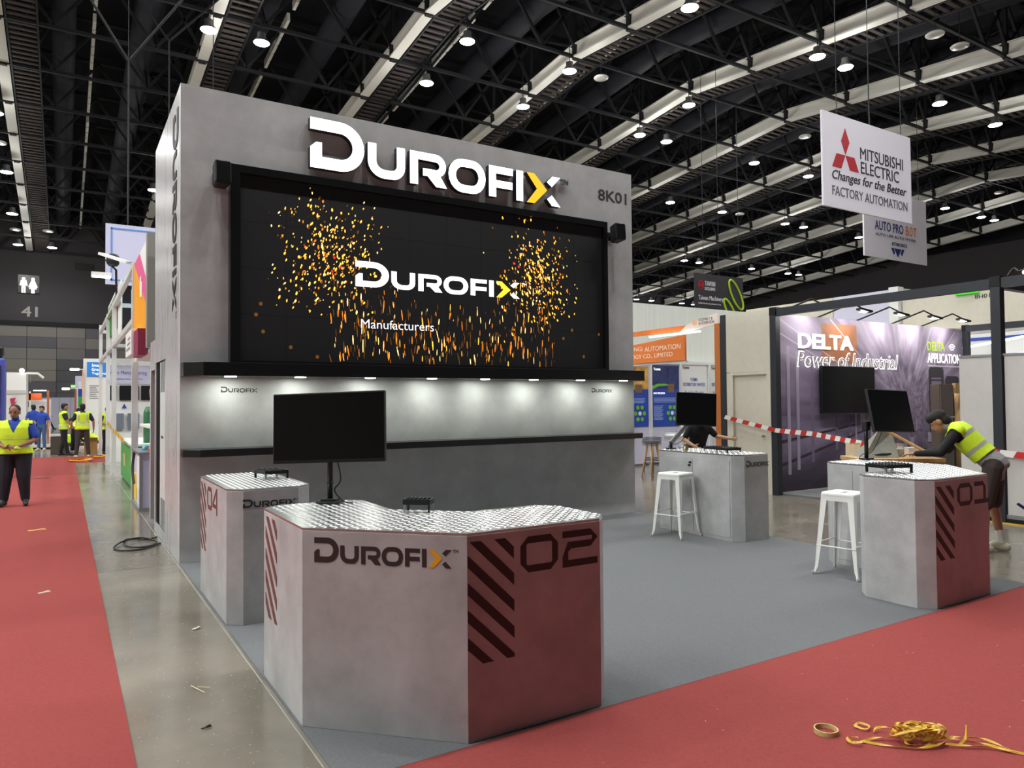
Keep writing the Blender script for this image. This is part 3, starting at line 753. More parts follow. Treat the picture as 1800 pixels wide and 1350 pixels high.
cap_ = thing('cable_clip', 'small black cable knot with a lit bulb on top of the booth frame', 'clip', (10.4, 4.5, 3.2))
MB().tube(smooth([(10.4, 4.62, 3.2), (10.41, 4.55, 3.29), (10.38, 4.48, 3.24), (10.4, 4.4, 3.27)], 5), .012, 6).build('cable', BLKM, cap_, True)
MB().ball((10.4, 4.43, 3.225), (.02, .02, .035)).build('bulb', mat('warm bulb', 'FFD79A', .4, emit=3), cap_, True)
# printed backdrop: factory hall in perspective
bd = thing('printed_backdrop', 'large violet grey printed backdrop of a factory hall', 'banner', (13.5, 8.3, 0))
def backdrop_mat():
    m = bpy.data.materials.new('factory hall print'); m.use_nodes = True; nt = m.node_tree; N = nt.nodes.new; Lk = nt.links.new
    b = nt.nodes['Principled BSDF']; b.inputs['Roughness'].default_value = .6
    tc = N('ShaderNodeTexCoord'); sp = N('ShaderNodeSeparateXYZ'); Lk(tc.outputs['Object'], sp.inputs[0])
    def mth(op, a, c=None):
        n = N('ShaderNodeMath'); n.operation = op
        for i, q in enumerate((a, c)):
            if q is None: continue
            if isinstance(q, (int, float)): n.inputs[i].default_value = q
            else: Lk(q, n.inputs[i])
        return n.outputs[0]
    dx = mth('SUBTRACT', sp.outputs[0], .9); dz = mth('SUBTRACT', sp.outputs[2], 1.35)     # vanishing point of the print
    ang = mth('ARCTAN2', dz, dx)
    ad = mth('ABSOLUTE', dx); az = mth('ABSOLUTE', dz)
    rad = mth('MAXIMUM', ad, mth('MULTIPLY', az, 1.5))
    inv = mth('DIVIDE', 1.6, mth('ADD', rad, .12))
    cx = N('ShaderNodeCombineXYZ'); Lk(mth('MULTIPLY', ang, 2.4), cx.inputs[0]); Lk(mth('MULTIPLY', inv, .9), cx.inputs[1])
    w = N('ShaderNodeTexNoise'); w.inputs['Scale'].default_value = 2.6; w.inputs['Detail'].default_value = 7; Lk(cx.outputs[0], w.inputs[0])
    r = N('ShaderNodeValToRGB'); e = r.color_ramp.elements
    e[0].position = .25; e[0].color = (*lin('4C4255'), 1); e[1].position = .8; e[1].color = (*lin('BDB2C8'), 1)
    q = e.new(.5); q.color = (*lin('8B7F97'), 1)
    Lk(w.outputs[0], r.inputs[0])
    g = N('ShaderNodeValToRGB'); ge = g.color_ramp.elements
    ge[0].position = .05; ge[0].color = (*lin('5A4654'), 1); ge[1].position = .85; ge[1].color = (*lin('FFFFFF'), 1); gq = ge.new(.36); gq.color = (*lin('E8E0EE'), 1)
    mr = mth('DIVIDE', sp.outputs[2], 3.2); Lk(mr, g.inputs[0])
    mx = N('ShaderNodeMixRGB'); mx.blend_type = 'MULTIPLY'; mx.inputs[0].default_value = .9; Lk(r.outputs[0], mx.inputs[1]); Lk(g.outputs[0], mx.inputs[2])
    Lk(mx.outputs[0], b.inputs['Base Color']); return m
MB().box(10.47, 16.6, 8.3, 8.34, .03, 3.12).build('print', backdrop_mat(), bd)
mb = MB(); mb.slab((11.75, 8.298, 2.3), UX, UZ, UY*-1, [(0, 0), (1.05, 0), (1.05, .72), (0, .72)], 0, .001)
mb.build('orange_patch', mat('printed orange patch', '9A6140', .6, noise=.2, nscale=4), bd)
VP = Vector((14.4, 8.297, 1.35))
mats_l = [mat('print pale line', 'A79DB2', .6), mat('print dark line', '3B3040', .6), mat('print mid', '7A6E86', .6)]
mb = MB(); rr_ = random.Random(3)
def pl(a, b, w, mi):
    a, b = Vector((a[0], 8.2965, a[1])), Vector((b[0], 8.2965, b[1])); d = (b-a).normalized(); n = Vector((-d.z, 0, d.x))*w/2
    mb.add([a-n*.4, b-n, b+n, a+n*.4], [(0, 1, 2, 3)], mi)
for z in (3.05, 2.8, 2.5): pl((14.4-.5, 1.35+(z-1.35)*.12), (10.55, z), .03, 0)
for x, z in ((12.0, 3.1), (13.0, 3.1), (14.0, 3.1), (15.4, 3.1), (16.3, 3.05), (16.5, 2.5)): pl((14.4+(x-14.4)*.14, 1.35+(z-1.35)*.14), (x, z), .025, 0)
for x, z in ((10.6, .5), (10.6, .9), (11.4, .08), (12.6, .08)): pl((14.4+(x-14.4)*.16, 1.35+(z-1.35)*.16), (x, z), .045, 1)
for x in (10.75, 11.0, 11.4, 12.1, 12.7, 13.2, 13.55, 13.8):
    k = (14.4-x)/3.9; mb.add([Vector((x, 8.2962, 1.35-1.1*k)), Vector((x+.07*k+.02, 8.2962, 1.35-1.1*k)), Vector((x+.07*k+.02, 8.2962, 1.35+1.3*k)), Vector((x, 8.2962, 1.35+1.3*k))], [(0, 1, 2, 3)], rr_.choice((0, 2)))
for x in (15.0, 15.2, 15.5): pl((x, .6), (x, 2.0), .05, 2)
for i in range(60):
    x = rr_.uniform(12.3, 15.6); z = rr_.uniform(.35, 1.3); w, h = rr_.uniform(.03, .16), rr_.uniform(.04, .3)
    mb.add([Vector((x, 8.2963, z)), Vector((x+w, 8.2963, z)), Vector((x+w, 8.2963, z+h)), Vector((x, 8.2963, z+h))], [(0, 1, 2, 3)], rr_.choice((0, 1, 2, 2)))
mb.build('printed_machines', mats_l, bd)
PW = mat('white lettering with glow', 'FAF8F4', .5, emit=.9)  # letters given their own glow, plain printed ones on posters included
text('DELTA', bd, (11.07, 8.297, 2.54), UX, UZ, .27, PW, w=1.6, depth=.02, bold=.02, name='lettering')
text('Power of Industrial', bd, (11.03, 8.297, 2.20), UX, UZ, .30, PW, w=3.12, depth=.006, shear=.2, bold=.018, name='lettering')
text('Power of Industrial', bd, (11.055, 8.290, 2.222), UX, UZ, .258, mat('grey letter fill', '7E7880', .5), w=3.07, depth=.002, shear=.2, bold=-.004, name='lettering')
text('DELTA', bd, (15.22, 8.297, 2.62), UX, UZ, .19, mat('lime lettering', 'A9D52B', .5), w=.66, depth=.004, bold=.01)
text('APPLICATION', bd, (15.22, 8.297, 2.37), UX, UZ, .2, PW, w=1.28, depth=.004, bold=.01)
text('Real-time Monitoring, Remote Control & Energy Saving', bd, (15.24, 8.297, 2.28), UX, UZ, .05, mat('white print', 'E4E0E8', .5), w=1.24, depth=.002)
mb = MB()
for r_ in (.06, .11, .16):
    vs = []
    for k in range(9):
        a = R(45+90*k/8); vs += [(16.18+r_*math.cos(a), 8.296, 2.60+r_*math.sin(a)), (16.18+(r_+.025)*math.cos(a), 8.296, 2.60+(r_+.025)*math.sin(a))]
    mb.add(vs, [(2*k, 2*k+1, 2*k+3, 2*k+2) for k in range(8)])
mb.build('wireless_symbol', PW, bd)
for x0, x1, z0, z1 in ((15.25, 15.82, .9, 2.28), (15.88, 16.42, .95, 2.1)):
    ph = MB().slab((x0, 8.297, z0), UX, UZ, UY*-1, [(.05, 0), (x1-x0-.05, 0), (x1-x0, .05), (x1-x0, z1-z0-.06), (x1-x0-.06, z1-z0), (.06, z1-z0), (0, z1-z0-.06), (0, .05)], 0, .002).build('printed_phone', mat('print phone black', '2B2930', .5), bd)
    mb = MB()
    for k in range(5): mb.box(x0+.1, x1-.1, 8.2935, 8.2945, z1-.25-.12*k, z1-.22-.12*k+.05*(k == 1))
    mb.build('phone_screen', mats_l[2], ph)
# backdrop arm lamps
for i, x in enumerate((12.2, 13.37, 14.54, 15.6, 11.05)):
    t = thing('arm_spotlight', 'black arm spotlight over the printed backdrop, '+('second from the left', 'middle one of five', 'fourth from the left', 'rightmost of five', 'leftmost beside the post')[i], 'lamp', (x-.55, 8.36, 3.1), 'arm spotlights above the printed backdrop')
    k, e = Vector((x-.1, 7.92, 3.36)), Vector((x+.1, 7.82, 3.25))
    MB().bar((x-.55, 8.37, 3.0), (x-.55, 8.37, 3.12), .05).tube([(x-.55, 8.37, 3.1), k, e], .016, 8).build('arm', BLKM, t)
    MB().obox(e+Vector((.02, .0, -.02)), (Vector((.9, -.3, -.2)).normalized(), Vector((.3, .95, 0)).normalized(), Vector((.2, 0, 1)).normalized()), (.13, .07, .02)).build('head', BLKG, t, bevel=.01)
    MB().box(e.x-.08, e.x+.1, e.y-.05, e.y+.05, e.z-.052, e.z-.047).build('lens', mat('lit lens warm', 'FFFAEC', .4, emit=6), t)
    arealight('spot_glow', t, (e.x, e.y, e.z-.06), ARM_W, .1, (1, .97, .88), direction=(.05, .75, -1))
tv = thing('wall_television', 'large black television mounted on the printed backdrop', 'television', (12.4, 8.28, 1.37))
MB().box(11.61, 13.22, 8.21, 8.27, 1.37, 2.235).build('housing', BLKM, tv, bevel=.005)
MB().box(11.63, 13.20, 8.206, 8.211, 1.40, 2.22).build('screen_glass', SCR, tv)
MB().box(12.1, 12.7, 8.27, 8.30, 1.6, 2.0).build('mount', BLKG, tv)
# cabinet and timber in front of the backdrop
cb = thing('tall_cabinet', 'brown tall cabinet with a silver handle in front of the printed backdrop', 'cabinet', (14.4, 7.7, .03))
BRN = mat('brown laminate', '5C5048', .5)
MB().box(14.05, 14.50, 7.45, 7.62, .03, 1.9).build('body', BRN, cb, bevel=.004)
d = MB().box(14.06, 14.49, 7.43, 7.45, .06, 1.88).build('door', BRN, cb)
MB().tube([(14.28, 7.42, 1.27), (14.28, 7.38, 1.27), (14.42, 7.38, 1.275)], .014, 8).build('handle', GALU, d, True)
tp = thing('timber_post', 'pale timber column with a wooden cross bar beside the brown cabinet', 'post', (14.95, 7.7, .03))
TIM = mat('raw timber', 'C09A66', .6, noise=.18, nscale=6, stretch=(6, 6, .6))
MB().lathe((14.93, 7.6, .03), [(.17, 0), (.17, 1.72)], 20).build('column', TIM, tp, True)
MB().box(14.52, 15.2, 7.4, 7.46, 1.72, 1.92).build('cross_bar', TIM, tp)
MB().box(14.74, 14.76, 7.55, 7.75, .03, 1.72).build('side_trim', BLK, tp); MB().box(15.12, 15.2, 7.55, 7.75, .03, 1.72).build('side_trim', BLK, tp)
# partitions in the frame plane, right
pr = thing('partition_wall', 'pale grey partition panels behind the bending worker at the right edge', 'partition', (10.42, 3.2, .05))
PP = mat('pale grey panel', 'C6C3C0', .55, noise=.03)
for y0, y1 in ((4.82, 5.24), (3.7, 4.68), (2.7, 3.68), (1.7, 2.68)):
    MB().box(10.38, 10.42, y0+.005, y1-.005, .12, 2.17).build('panel', PP, pr)
MB().box(10.37, 10.43, 1.7, 5.24, .07, .12).build('bottom_rail', GALU, pr)
MB().box(10.35, 10.45, 1.7, 5.24, .0, .07).build('plinth', BLK, pr)
MB().box(10.33, 10.35, 1.7, 5.24, .0, .018).build('yellow_trim', mat('yellow trim', 'D8AE3A', .6), pr)
MB().box(10.37, 10.43, 1.7, 5.24, 2.17, 2.2).build('top_rail', GALU, pr)
# cream store room with door
sr = thing('store_room_wall', 'cream store room wall with a plain door between the dark posts', 'wall', (10.4, 8.8, 0))
MB().box(10.36, 10.42, 8.33, 9.3, 2.13, 3.2).build('upper_panel', CREAM, sr)
MB().box(10.36, 10.42, 8.33, 8.41, 0, 2.12).box(10.36, 10.42, 9.16, 9.3, 0, 2.12).box(10.36, 10.42, 8.41, 9.16, 2.08, 2.12).build('door_frame', CREAM, sr)
dd = MB().box(10.40, 10.43, 8.415, 9.155, .01, 2.075).build('door', CREAM, sr)
MB().tube([(10.40, 8.5, 1.0), (10.35, 8.5, 1.0)], .012, 8).ball((10.345, 8.5, 1.0), .028).build('door_knob', GALU, dd, True)
op = thing('booth_post', 'orange and charcoal double post beside the cream store room wall', 'post', (10.4, 9.43, 0))
MB().box(10.36, 10.44, 9.45, 9.58, 0, 3.06).build('orange_post', mat('orange post', 'C4702E', .5), op)
MB().box(10.36, 10.45, 9.31, 9.44, 0, 3.2).build('charcoal_post', CHAR, op)
# tall cream hall partitions behind the black frame
tcw = thing('tall_partition', 'tall cream partition behind the black framed booth carrying number 8H01', 'partition', (17, 10, 0))
MB().box(16.9, 17.0, 11.6, 14.4, 0, 4.25).build('panel', CREAM, tcw); MB().box(16.9, 17.0, 10.1, 11.58, 0, 4.25).build('panel', LILAC, tcw); MB().box(16.86, 17.1, 9.85, 10.08, 0, 4.3).build('post', WHITE, tcw)
MB().box(17.1, 19.5, 9.9, 10.0, 0, 4.28).build('panel', CREAM, tcw); MB().box(17.0, 17.1, 5.0, 9.83, 3.2, 3.96).build('panel', CREAM, tcw); MB().box(17.0, 17.1, 5.0, 5.1, 0, 3.2).build('post', WHITE, tcw)
text('8H01', tcw, (17.0, 8.21, 3.80), UY*-1, UZ, .09, BLK, w=.3, depth=.006)
ex = thing('exit_sign', 'green lit exit sign seen below the black frame beam at the right', 'sign', (16.98, 8.55, 3.9))
MB().box(16.93, 17.0, 8.11, 8.60, 3.93, 4.05).build('panel', mat('green exit panel', '35B51C', .4, emit=.9), ex)
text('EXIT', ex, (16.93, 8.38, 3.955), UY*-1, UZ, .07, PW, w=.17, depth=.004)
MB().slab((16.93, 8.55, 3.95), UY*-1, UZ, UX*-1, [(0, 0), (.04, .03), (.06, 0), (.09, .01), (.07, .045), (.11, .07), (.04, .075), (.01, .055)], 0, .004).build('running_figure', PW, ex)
fb2 = thing('far_booth', 'white and blue lit exhibition booth beyond the pale grey partition', 'booth', (20, 8, 0))
MB().box(21.0, 21.1, 4.0, 13.0, 0, 3.6).build('wall', WHITE, fb2)
MB().box(18.0, 18.08, 5.2, 9.6, 3.12, 3.45).build('fascia', WHITE, fb2)
text('ing', fb2, (18.0, 8.66, 3.26), UY*-1, UZ, .09, RDM, w=.22, depth=.004); text('World', fb2, (18.0, 8.2, 3.26), UY*-1, UZ, .10, DK, w=.42, depth=.004)
MB().box(20.98, 21.0, 4.0, 13.0, 3.18, 3.26).build('blue_band', mat('royal blue', '2C49B0', .5), fb2)
MB().slab((20.98, 10.45, 2.3), UY*-1, UZ, UX*-1, [(0, 0), (.62, 0), (.36, .28), (0, .28)], 0, .01).build('blue_graphic', mat('mid blue print', '2F6FC0', .5), fb2)
MB().bar((20.7, 10.6, 2.95), (19.6, 8.4, 3.1), .05).build('light_tube', mat('lit tube', 'F4F6FF', .4, emit=2.5), fb2); MB().bar((20.7, 9.6, 2.72), (20.5, 8.2, 2.78), .05).build('light_tube', MATS['lit tube'], fb2)
# white shell booth with orange fascia
wb2 = thing('shell_booth_wall', 'tall white exhibition wall with posters seen past the right end of the tower', 'partition', (13.5, 14.1, 0))
MB().box(10.2, 17.2, 14.0, 14.1, 0, 4.12).build('tall_wall', mat('white curtain wall', 'DCE0D8', .6, noise=.05, nscale=1.5, stretch=(9, 1, .3)), wb2)
for x in (12.05, 12.70, 13.74, 14.80, 15.7): MB().box(x-.03, x+.03, 13.86, 13.98, 0, 2.62).build('profile_post', ALU, wb2)
MB().box(10.4, 16.5, 13.88, 13.98, 2.58, 2.66).build('profile_rail', ALU, wb2)
for x0, x1 in ((10.6, 12.02), (12.08, 12.67), (12.73, 13.71), (13.77, 14.77), (14.83, 15.67)): MB().box(x0, x1, 13.93, 13.97, .05, 2.58).build('wall_panel', LILAC, wb2)
BLUEP = mat('blue poster', '1F46A8', .5)
def poster(label, x0, x1, z0, z1, kind):
    t = thing('poster', label, 'poster', ((x0+x1)/2, 13.92, z0), 'posters on the white exhibition wall')
    MB().box(x0, x1, 13.915, 13.925, z0, z1).build('sheet', BLUEP if kind < 2 else WHITE, t)
    w, h = x1-x0, z1-z0
    if kind < 2:
        MB().box(x0, x1, 13.912, 13.915, z0+h*.62, z1).build('picture', mat('night picture' if kind else 'sunset picture', '2A3566' if kind else 'D9A04A', .5, noise=.6, nscale=5), t)
        MB().slab((x0, 13.911, z0+h*.60), UX, UZ, UY*-1, [(0, 0), (w*.25, h*.06), (w*.55, h*.07), (w*.8, h*.04), (w*.5, h*.10), (w*.2, h*.10), (0, h*.06)], 0, .002).build('green_swoosh', mat('print green', '6FB83A', .5), t)
        MB().box(x0+w*.58, x0+w*.80, 13.908, 13.913, z0+h*.56, z0+h*.70).build('printed_part', mat('print bronze', '7B5A40', .5), t)
        mb = MB()
        for k in range(4): mb.box(x0+w*.06, x0+w*(.9-.05*(k % 2)), 13.911, 13.914, z0+h*(.46-.022*k), z0+h*(.472-.022*k))
        for k in range(11): mb.box(x0+w*.06, x0+w*(.40-.03*(k % 3)), 13.911, 13.914, z0+h*(.33-.022*k), z0+h*(.342-.022*k))
        mb.build('small_print', mat('print pale blue', '8FA6DE', .5), t)
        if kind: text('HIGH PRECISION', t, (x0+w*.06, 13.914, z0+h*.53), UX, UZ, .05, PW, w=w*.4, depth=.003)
        for k in range(7):
            a = R(60*k); c = (x0+w*.72+.14*math.cos(a)*(k < 6), 13.91, z0+h*.22+.17*math.sin(a)*(k < 6))
            MB().lathe(c, [(.055, 0), (.055, .003)], 12, ax=(UX, UZ*-1, UY*-1)).build('green_dot', MATS['print green'] if k < 6 else mat('print pale', 'DDE4F2', .5), t)
    else:
        text('YUEMA', t, (x0+w*.35, 13.914, z0+h*.72), UX, UZ, .09, BLUEP, w=w*.28, depth=.003, bold=.008)
        text('DISTRIBUTORS WANTED', t, (x0+w*.08, 13.914, z0+h*.64), UX, UZ, .09, BLUEP, w=w*.84, depth=.003, bold=.008)
        text('\u0e23\u0e31\u0e1a\u0e2a\u0e21\u0e31\u0e04\u0e23\u0e15\u0e31\u0e27\u0e41\u0e17\u0e19', t, (x0+w*.14, 13.914, z0+h*.50), UX, UZ, .11, BLUEP, w=w*.72, depth=.003)
        MB().slab((x0+w*.05, 13.914, z0+h*.36), UX, UZ, UY*-1, [(0, 0), (w*.9, h*.06), (w*.9, h*.1), (w*.4, h*.05), (0, h*.06)], 0, .002).build('printed_tool', mat('print grey', '6E7684', .5), t)
    text('Yuema', t, (x0+w*.06, 13.908, z1-.13), UX, UZ, .07, PW if kind < 2 else BLK, w=w*.25, depth=.003, bold=.008)
poster('blue poster with a sunset picture half hidden by the tower', 11.6, 12.64, .98, 2.5, 0)
poster('blue poster with a night city picture and green dots', 12.76, 13.72, .97, 2.54, 1)
poster('white poster with blue lettering above the monitor', 13.78, 14.74, .97, 2.6, 2)
poster('white poster beside the orange post mostly hidden by the monitor', 14.86, 15.6, .97, 2.6, 2)
fa = thing('orange_fascia', 'orange booth fascia board with white company lettering behind the tower', 'sign', (10.4, 11.5, 2.43))
ORG_ = mat('orange fascia print', 'D9752F', .5)
MB().slab((10.4, 13.4, 0), UY*-1, UZ, UX*-1, [(0, 2.42), (3.06, 2.42), (3.06, 2.92), (0, 2.72)], 0, .04).build('board', ORG_, fa)
for s_, y_, w_ in (('(HONG', 12.62, .5), ('KONG)', 12.05, .48), ('AUTOMATION', 11.5, 1.04)): text(s_, fa, (10.36, y_, 2.655), UY*-1, UZ+UY*-.04, .11 if '(' in s_ or ')' in s_ else .10, mat('pale lettering', 'F2D9C4', .5), w=w_, depth=.004)
text('TECHNOLOGY CO., LIMITED', fa, (10.36, 12.62, 2.505), UY*-1, UZ+UY*-.04, .10, MATS['pale lettering'], w=1.94, depth=.004)
MB().box(10.39, 10.43, 10.34, 13.4, 2.38, 2.42).build('rail', ALU, fa)
fs2 = thing('top_fascia', 'thin orange top fascia with a white event label and light tube', 'sign', (10.5, 11.5, 3.0))
MB().box(10.5, 10.54, 10.43, 13.4, 3.02, 3.12).build('orange_strip', ORG_, fs2)
MB().slab((10.5, 10.6, 0), UY*-1, UZ, UX*-1, [(0, 2.98), (1.0, 3.06), (1.0, 3.28), (.2, 3.12)], 0, .03).build('event_label', mat('pale pink print', 'EADDD4', .5), fs2)
text('ASSEMBLY &', fs2, (10.47, 10.08, 3.16), UY*-1, UZ, .055, DARKL, w=.36, depth=.003); text('AUTOMATION', fs2, (10.47, 10.08, 3.09), UY*-1, UZ, .055, DARKL, w=.4, depth=.003)
MB().lathe((10.465, 10.18, 3.15), [(.06, 0), (.06, .004)], 14, ax=(UY, UZ, UX)).build('event_dot', mat('peach print', 'EDB48C', .5), fs2)
MB().box(10.44, 10.5, 10.05, 11.45, 2.95, 2.98).build('light_tube', mat('lit tube warm', 'FFFDF4', .4, emit=3.5), fs2)
# round table and high stools wrapped in film
tb = thing('round_table', 'round white high table wrapped in clear film behind the counter', 'table', (11.9, 11.9, 0))
MB().lathe((11.9, 11.9, .83), [(.45, 0), (.46, .01), (.46, .03), (.44, .035)], 28).build('table_top', WHITE, tb, True)
MB().tube([(11.9, 11.9, .02), (11.9, 11.9, .83)], .035, 10).build('column', GALU, tb, True)
MB().lathe((11.9, 11.9, 0), [(.25, 0), (.25, .01), (.05, .03)], 20).build('base', GALU, tb, True)
FILM = mat('clear film', 'E8EAE8', .12, trans=.8, alpha=.45)
mb = MB(); prof = [(.46, -.12), (.50, .02), (.47, .05), (.42, .09), (.46, .1)]
mb.lathe((11.9, 11.9, .83), prof, 22).build('clear_film', FILM, tb)
def wood_stool(x, y, lab):
    t = thing('high_stool', lab, 'stool', (x, y, 0), 'timber legged high stools by the round table')
    MB().lathe((x, y, .72), [(.16, 0), (.19, .02), (.2, .05), (.17, .06), (.1, .045)], 20).build('seat', BLKM, t, True)
    for k in range(4):
        a = R(45+90*k); MB().tube([(x+.09*math.cos(a), y+.09*math.sin(a), .73), (x+.21*math.cos(a), y+.21*math.sin(a), 0)], [.018, .012], 10).build('leg', TIM, t, True)
    MB().tube([(x+.16*math.cos(R(10*k)), y+.16*math.sin(R(10*k)), .3) for k in range(37)], .008, 6).build('foot_ring', BLKM, t, True)
    MB().lathe((x, y, .70), [(.2, -.03), (.215, .03), (.2, .09), (.08, .1)], 18).build('clear_film', FILM, t)
wood_stool(10.72, 11.72, 'timber legged black high stool wrapped in film nearest the tower')
wood_stool(11.25, 12.3, 'timber legged black high stool wrapped in film behind the nearer one')
wood_stool(11.7, 12.75, 'timber legged black high stool farthest behind beside the round table')
# barrier tape, left span and right span
TW_, TR_ = mat('white tape', 'F0EEEA', .4), mat('red tape', 'C9302C', .4)
def tape(label, pts, w, m0, m1, step):
    t = thing('barrier_tape', label, 'tape', pts[0])
    pts = [Vector(q) for q in pts]; k = 0
    for a, b in zip(pts, pts[1:]):
        L = (b-a).length; n = max(1, int(L/step)); d = (b-a)/n; up_ = Vector((0, 0, w)); nn = d.cross(UZ).normalized()*.001; sk = d.normalized()*w*.55
        for i in range(n):
            p, q = a+d*i, a+d*(i+1)
            MB().add([p-sk+nn, q-sk+nn, q+up_+nn, p+up_+nn, p-sk-nn, q-sk-nn, q+up_-nn, p+up_-nn], [(0, 1, 2, 3), (7, 6, 5, 4), (0, 4, 5, 1), (2, 6, 7, 3), (1, 5, 6, 2), (3, 7, 4, 0)]).build('stripe', m1 if k % 2 else m0, t); k += 1
tape('red and white barrier tape sagging from the charcoal post past the cream door', [(10.32, 9.30, 1.28), (10.31, 8.2, 1.07), (10.0, 7.25, 1.05), (9.3, 5.9, .97), (8.55, 4.75, .955)], .075, TW_, TR_, .13)
tape('red and white barrier tape stretched along the grey partition behind the bending worker', [(10.33, 5.1, .93), (10.33, 4.72, .87), (10.33, 3.6, .78), (10.33, 2.4, .72)], .085, TW_, TR_, .17)

# ------------------------------------------------------------------ hanging signs
def hang(label, x0, x1, Y, z0, z1, m, wires, zt):
    t = thing('hanging_sign', label, 'sign', ((x0+x1)/2, Y, z0))
    MB().box(x0, x1, Y-.03, Y+.03, z0, z1).build('board', m, t)
    for x in wires: MB().tube([(x, Y, z1), (x, Y, zr(Y)+3.65)], .012, 5).build('wire', STEEL, t)
    return t
SGN = mat('white sign board', 'E4E0EA', .6)
Y = 13.0
m_ = hang('large white hanging sign with three red diamonds', 18.57, 23.08, Y, 7.22, 9.99, SGN, (19.3, 20.9, 22.6), 16.5)
k = 13/12
def dm(pts): return MB().slab((18.57, Y-.03, 7.22), UX, UZ, UY*-1, pts, 0, .01).build('red_diamond', RDM, m_)
dm([(1.07, 1.63), (1.27, 2.02), (1.07, 2.42), (.87, 2.02)][::-1][::-1])
dm([(1.06, 1.61), (.86, 1.20), (.43, 1.20), (.64, 1.61)]); dm([(1.08, 1.61), (1.50, 1.61), (1.71, 1.20), (1.28, 1.20)][::-1])
text('MITSUBISHI', m_, (20.37, Y-.03, 8.85), UX, UZ, .36, DK, w=2.25, depth=.01); text('ELECTRIC', m_, (20.39, Y-.03, 8.42), UX, UZ, .36, DK, w=2.0, depth=.01)
text('Changes for the Better', m_, (18.99, Y-.03, 7.97), UX, UZ, .36, DK, w=3.8, depth=.01, shear=.25, bold=.01)
text('FACTORY AUTOMATION', m_, (18.98, Y-.03, 7.58), UX, UZ, .28, mat('sign grey', '5B5862', .5), w=3.84, depth=.01)
Y = 20.0
a_ = hang('white hanging sign in blue and orange lettering below and behind the diamond sign', 31.55, 36.8, Y, 8.3, 11.5, SGN, (32.2, 36.2), 17)
NB, OB = mat('sign navy', '27306E', .5), mat('sign orange', 'C96B2C', .5)
text('AUTO PRO', a_, (32.4, Y-.03, 9.62), UX, UZ, .44, NB, w=2.35, depth=.01, bold=.01); [text(c_, a_, (34.95+.33*i_, Y-.03, 9.62), UX, UZ, .44, OB, w=.28, depth=.01) for i_, c_ in enumerate('BOT')]
text('AUTO LIFE AUTO WORK', a_, (32.45, Y-.03, 9.35), UX, UZ, .13, DK, w=3.4, depth=.01)
text('AUTOMATION', a_, (33.75, Y-.03, 8.99), UX, UZ, .17, DK, w=1.0, depth=.01, bold=.008); text('EX', a_, (34.8, Y-.03, 8.99), UX, UZ, .17, NB, w=.27, depth=.01, bold=.008)
o = MB(); fr = lambda p: o.slab((33.4, Y-.03, 8.45), UX, UZ, UY*-1, p, 0, .01)
fr([(.55, .42), (1.15, .42), (.85, .0)][::-1]); fr([(.3, .42), (.5, .42), (.62, .2), (.5, .1)][::-1]); fr([(1.4, .42), (1.2, .42), (1.08, .2), (1.2, .1)]); fr([(0, 1.95), (.08, 2.2), (.3, 2.5), (.12, 2.1)]); fr([(1.0, 2.6), (1.2, 2.3), (1.35, 1.95), (1.25, 2.0)])
o.build('emblem', NB, a_)
Y = 26.0
t_ = hang('black hanging sign with a red flower emblem and lime green loops', 26.76, 30.28, Y, 5.3, 8.02, mat('black sign board', '272428', .6), (27.4, 28.5, 30.0), 17)
mb = MB()
for k in range(9):
    a = R(40*k); mb.lathe((27.18+.12*math.cos(a), Y-.03, 7.45+.16*math.sin(a)), [(.075, 0), (.075, .01)], 10, ax=(UX, UZ*-1, UY*-1))
mb.build('red_emblem', RDM, t_)
GW = mat('sign white', 'D6D2D8', .5)
text('TAIWAN', t_, (27.46, Y-.03, 7.42), UX, UZ, .24, GW, w=.74, depth=.01, bold=.008); text('EXCELLENCE', t_, (27.46, Y-.03, 7.2), UX, UZ, .15, GW, w=.74, depth=.01, bold=.008)
text('Taiwan Machinery', t_, (27.0, Y-.03, 6.62), UX, UZ, .30, GW, w=1.78, depth=.01); text('Reliable Manufacturing Partners for You', t_, (27.0, Y-.03, 6.46), UX, UZ, .1, GW, w=1.6, depth=.01)
for r_ in range(2):
    for c_ in range(5): MB().box(27.0+.34*c_, 27.25+.34*c_, Y-.04, Y-.03, 6.12-.2*r_, 6.2-.2*r_).build('small_logo', GW, t_)
LIME = mat('sign lime', 'A2C22A', .5)
for cx, cz, ax_, bz, tl in ((29.72, 7.1, .38, .85, 28), (29.25, 6.25, .30, .7, 32), (28.9, 5.7, .2, .5, 34)):
    tl = R(tl); MB().tube([(cx+ax_*math.cos(q)*math.cos(tl)+bz*math.sin(q)*math.sin(tl)*-1, Y-.04, cz+ax_*math.cos(q)*math.sin(tl)*-1*-1*.2+bz*math.sin(q)*math.cos(tl)) for q in [R(12*k) for k in range(31)]], .06, 6, cap=False).build('green_loop', LIME, t_, True)
Y = 22.0
l_ = hang('pale lilac hanging sign with a thin blue border behind the orange panel', .93, 4.2, Y, 4.85, 6.47, mat('lilac sign board', 'C9C8E2', .6), (1.45, 3.6), 17.5)
mb = MB()
for a, b, c, d in ((1.05, 4.08, 6.33, 6.37), (1.05, 4.08, 4.95, 4.99), (1.05, 1.09, 4.95, 6.37), (4.04, 4.08, 4.95, 6.37)): mb.box(a, b, Y-.04, Y-.03, c, d)
mb.build('blue_border', mat('sign blue', '5B8FD0', .5), l_)
MB().slab((1.8, Y-.03, 5.4), UX, UZ, UY*-1, [(0, 0), (.4, .5), (.9, .5), (.5, 0)], 0, .01).build('blue_emblem', MATS['sign blue'], l_)
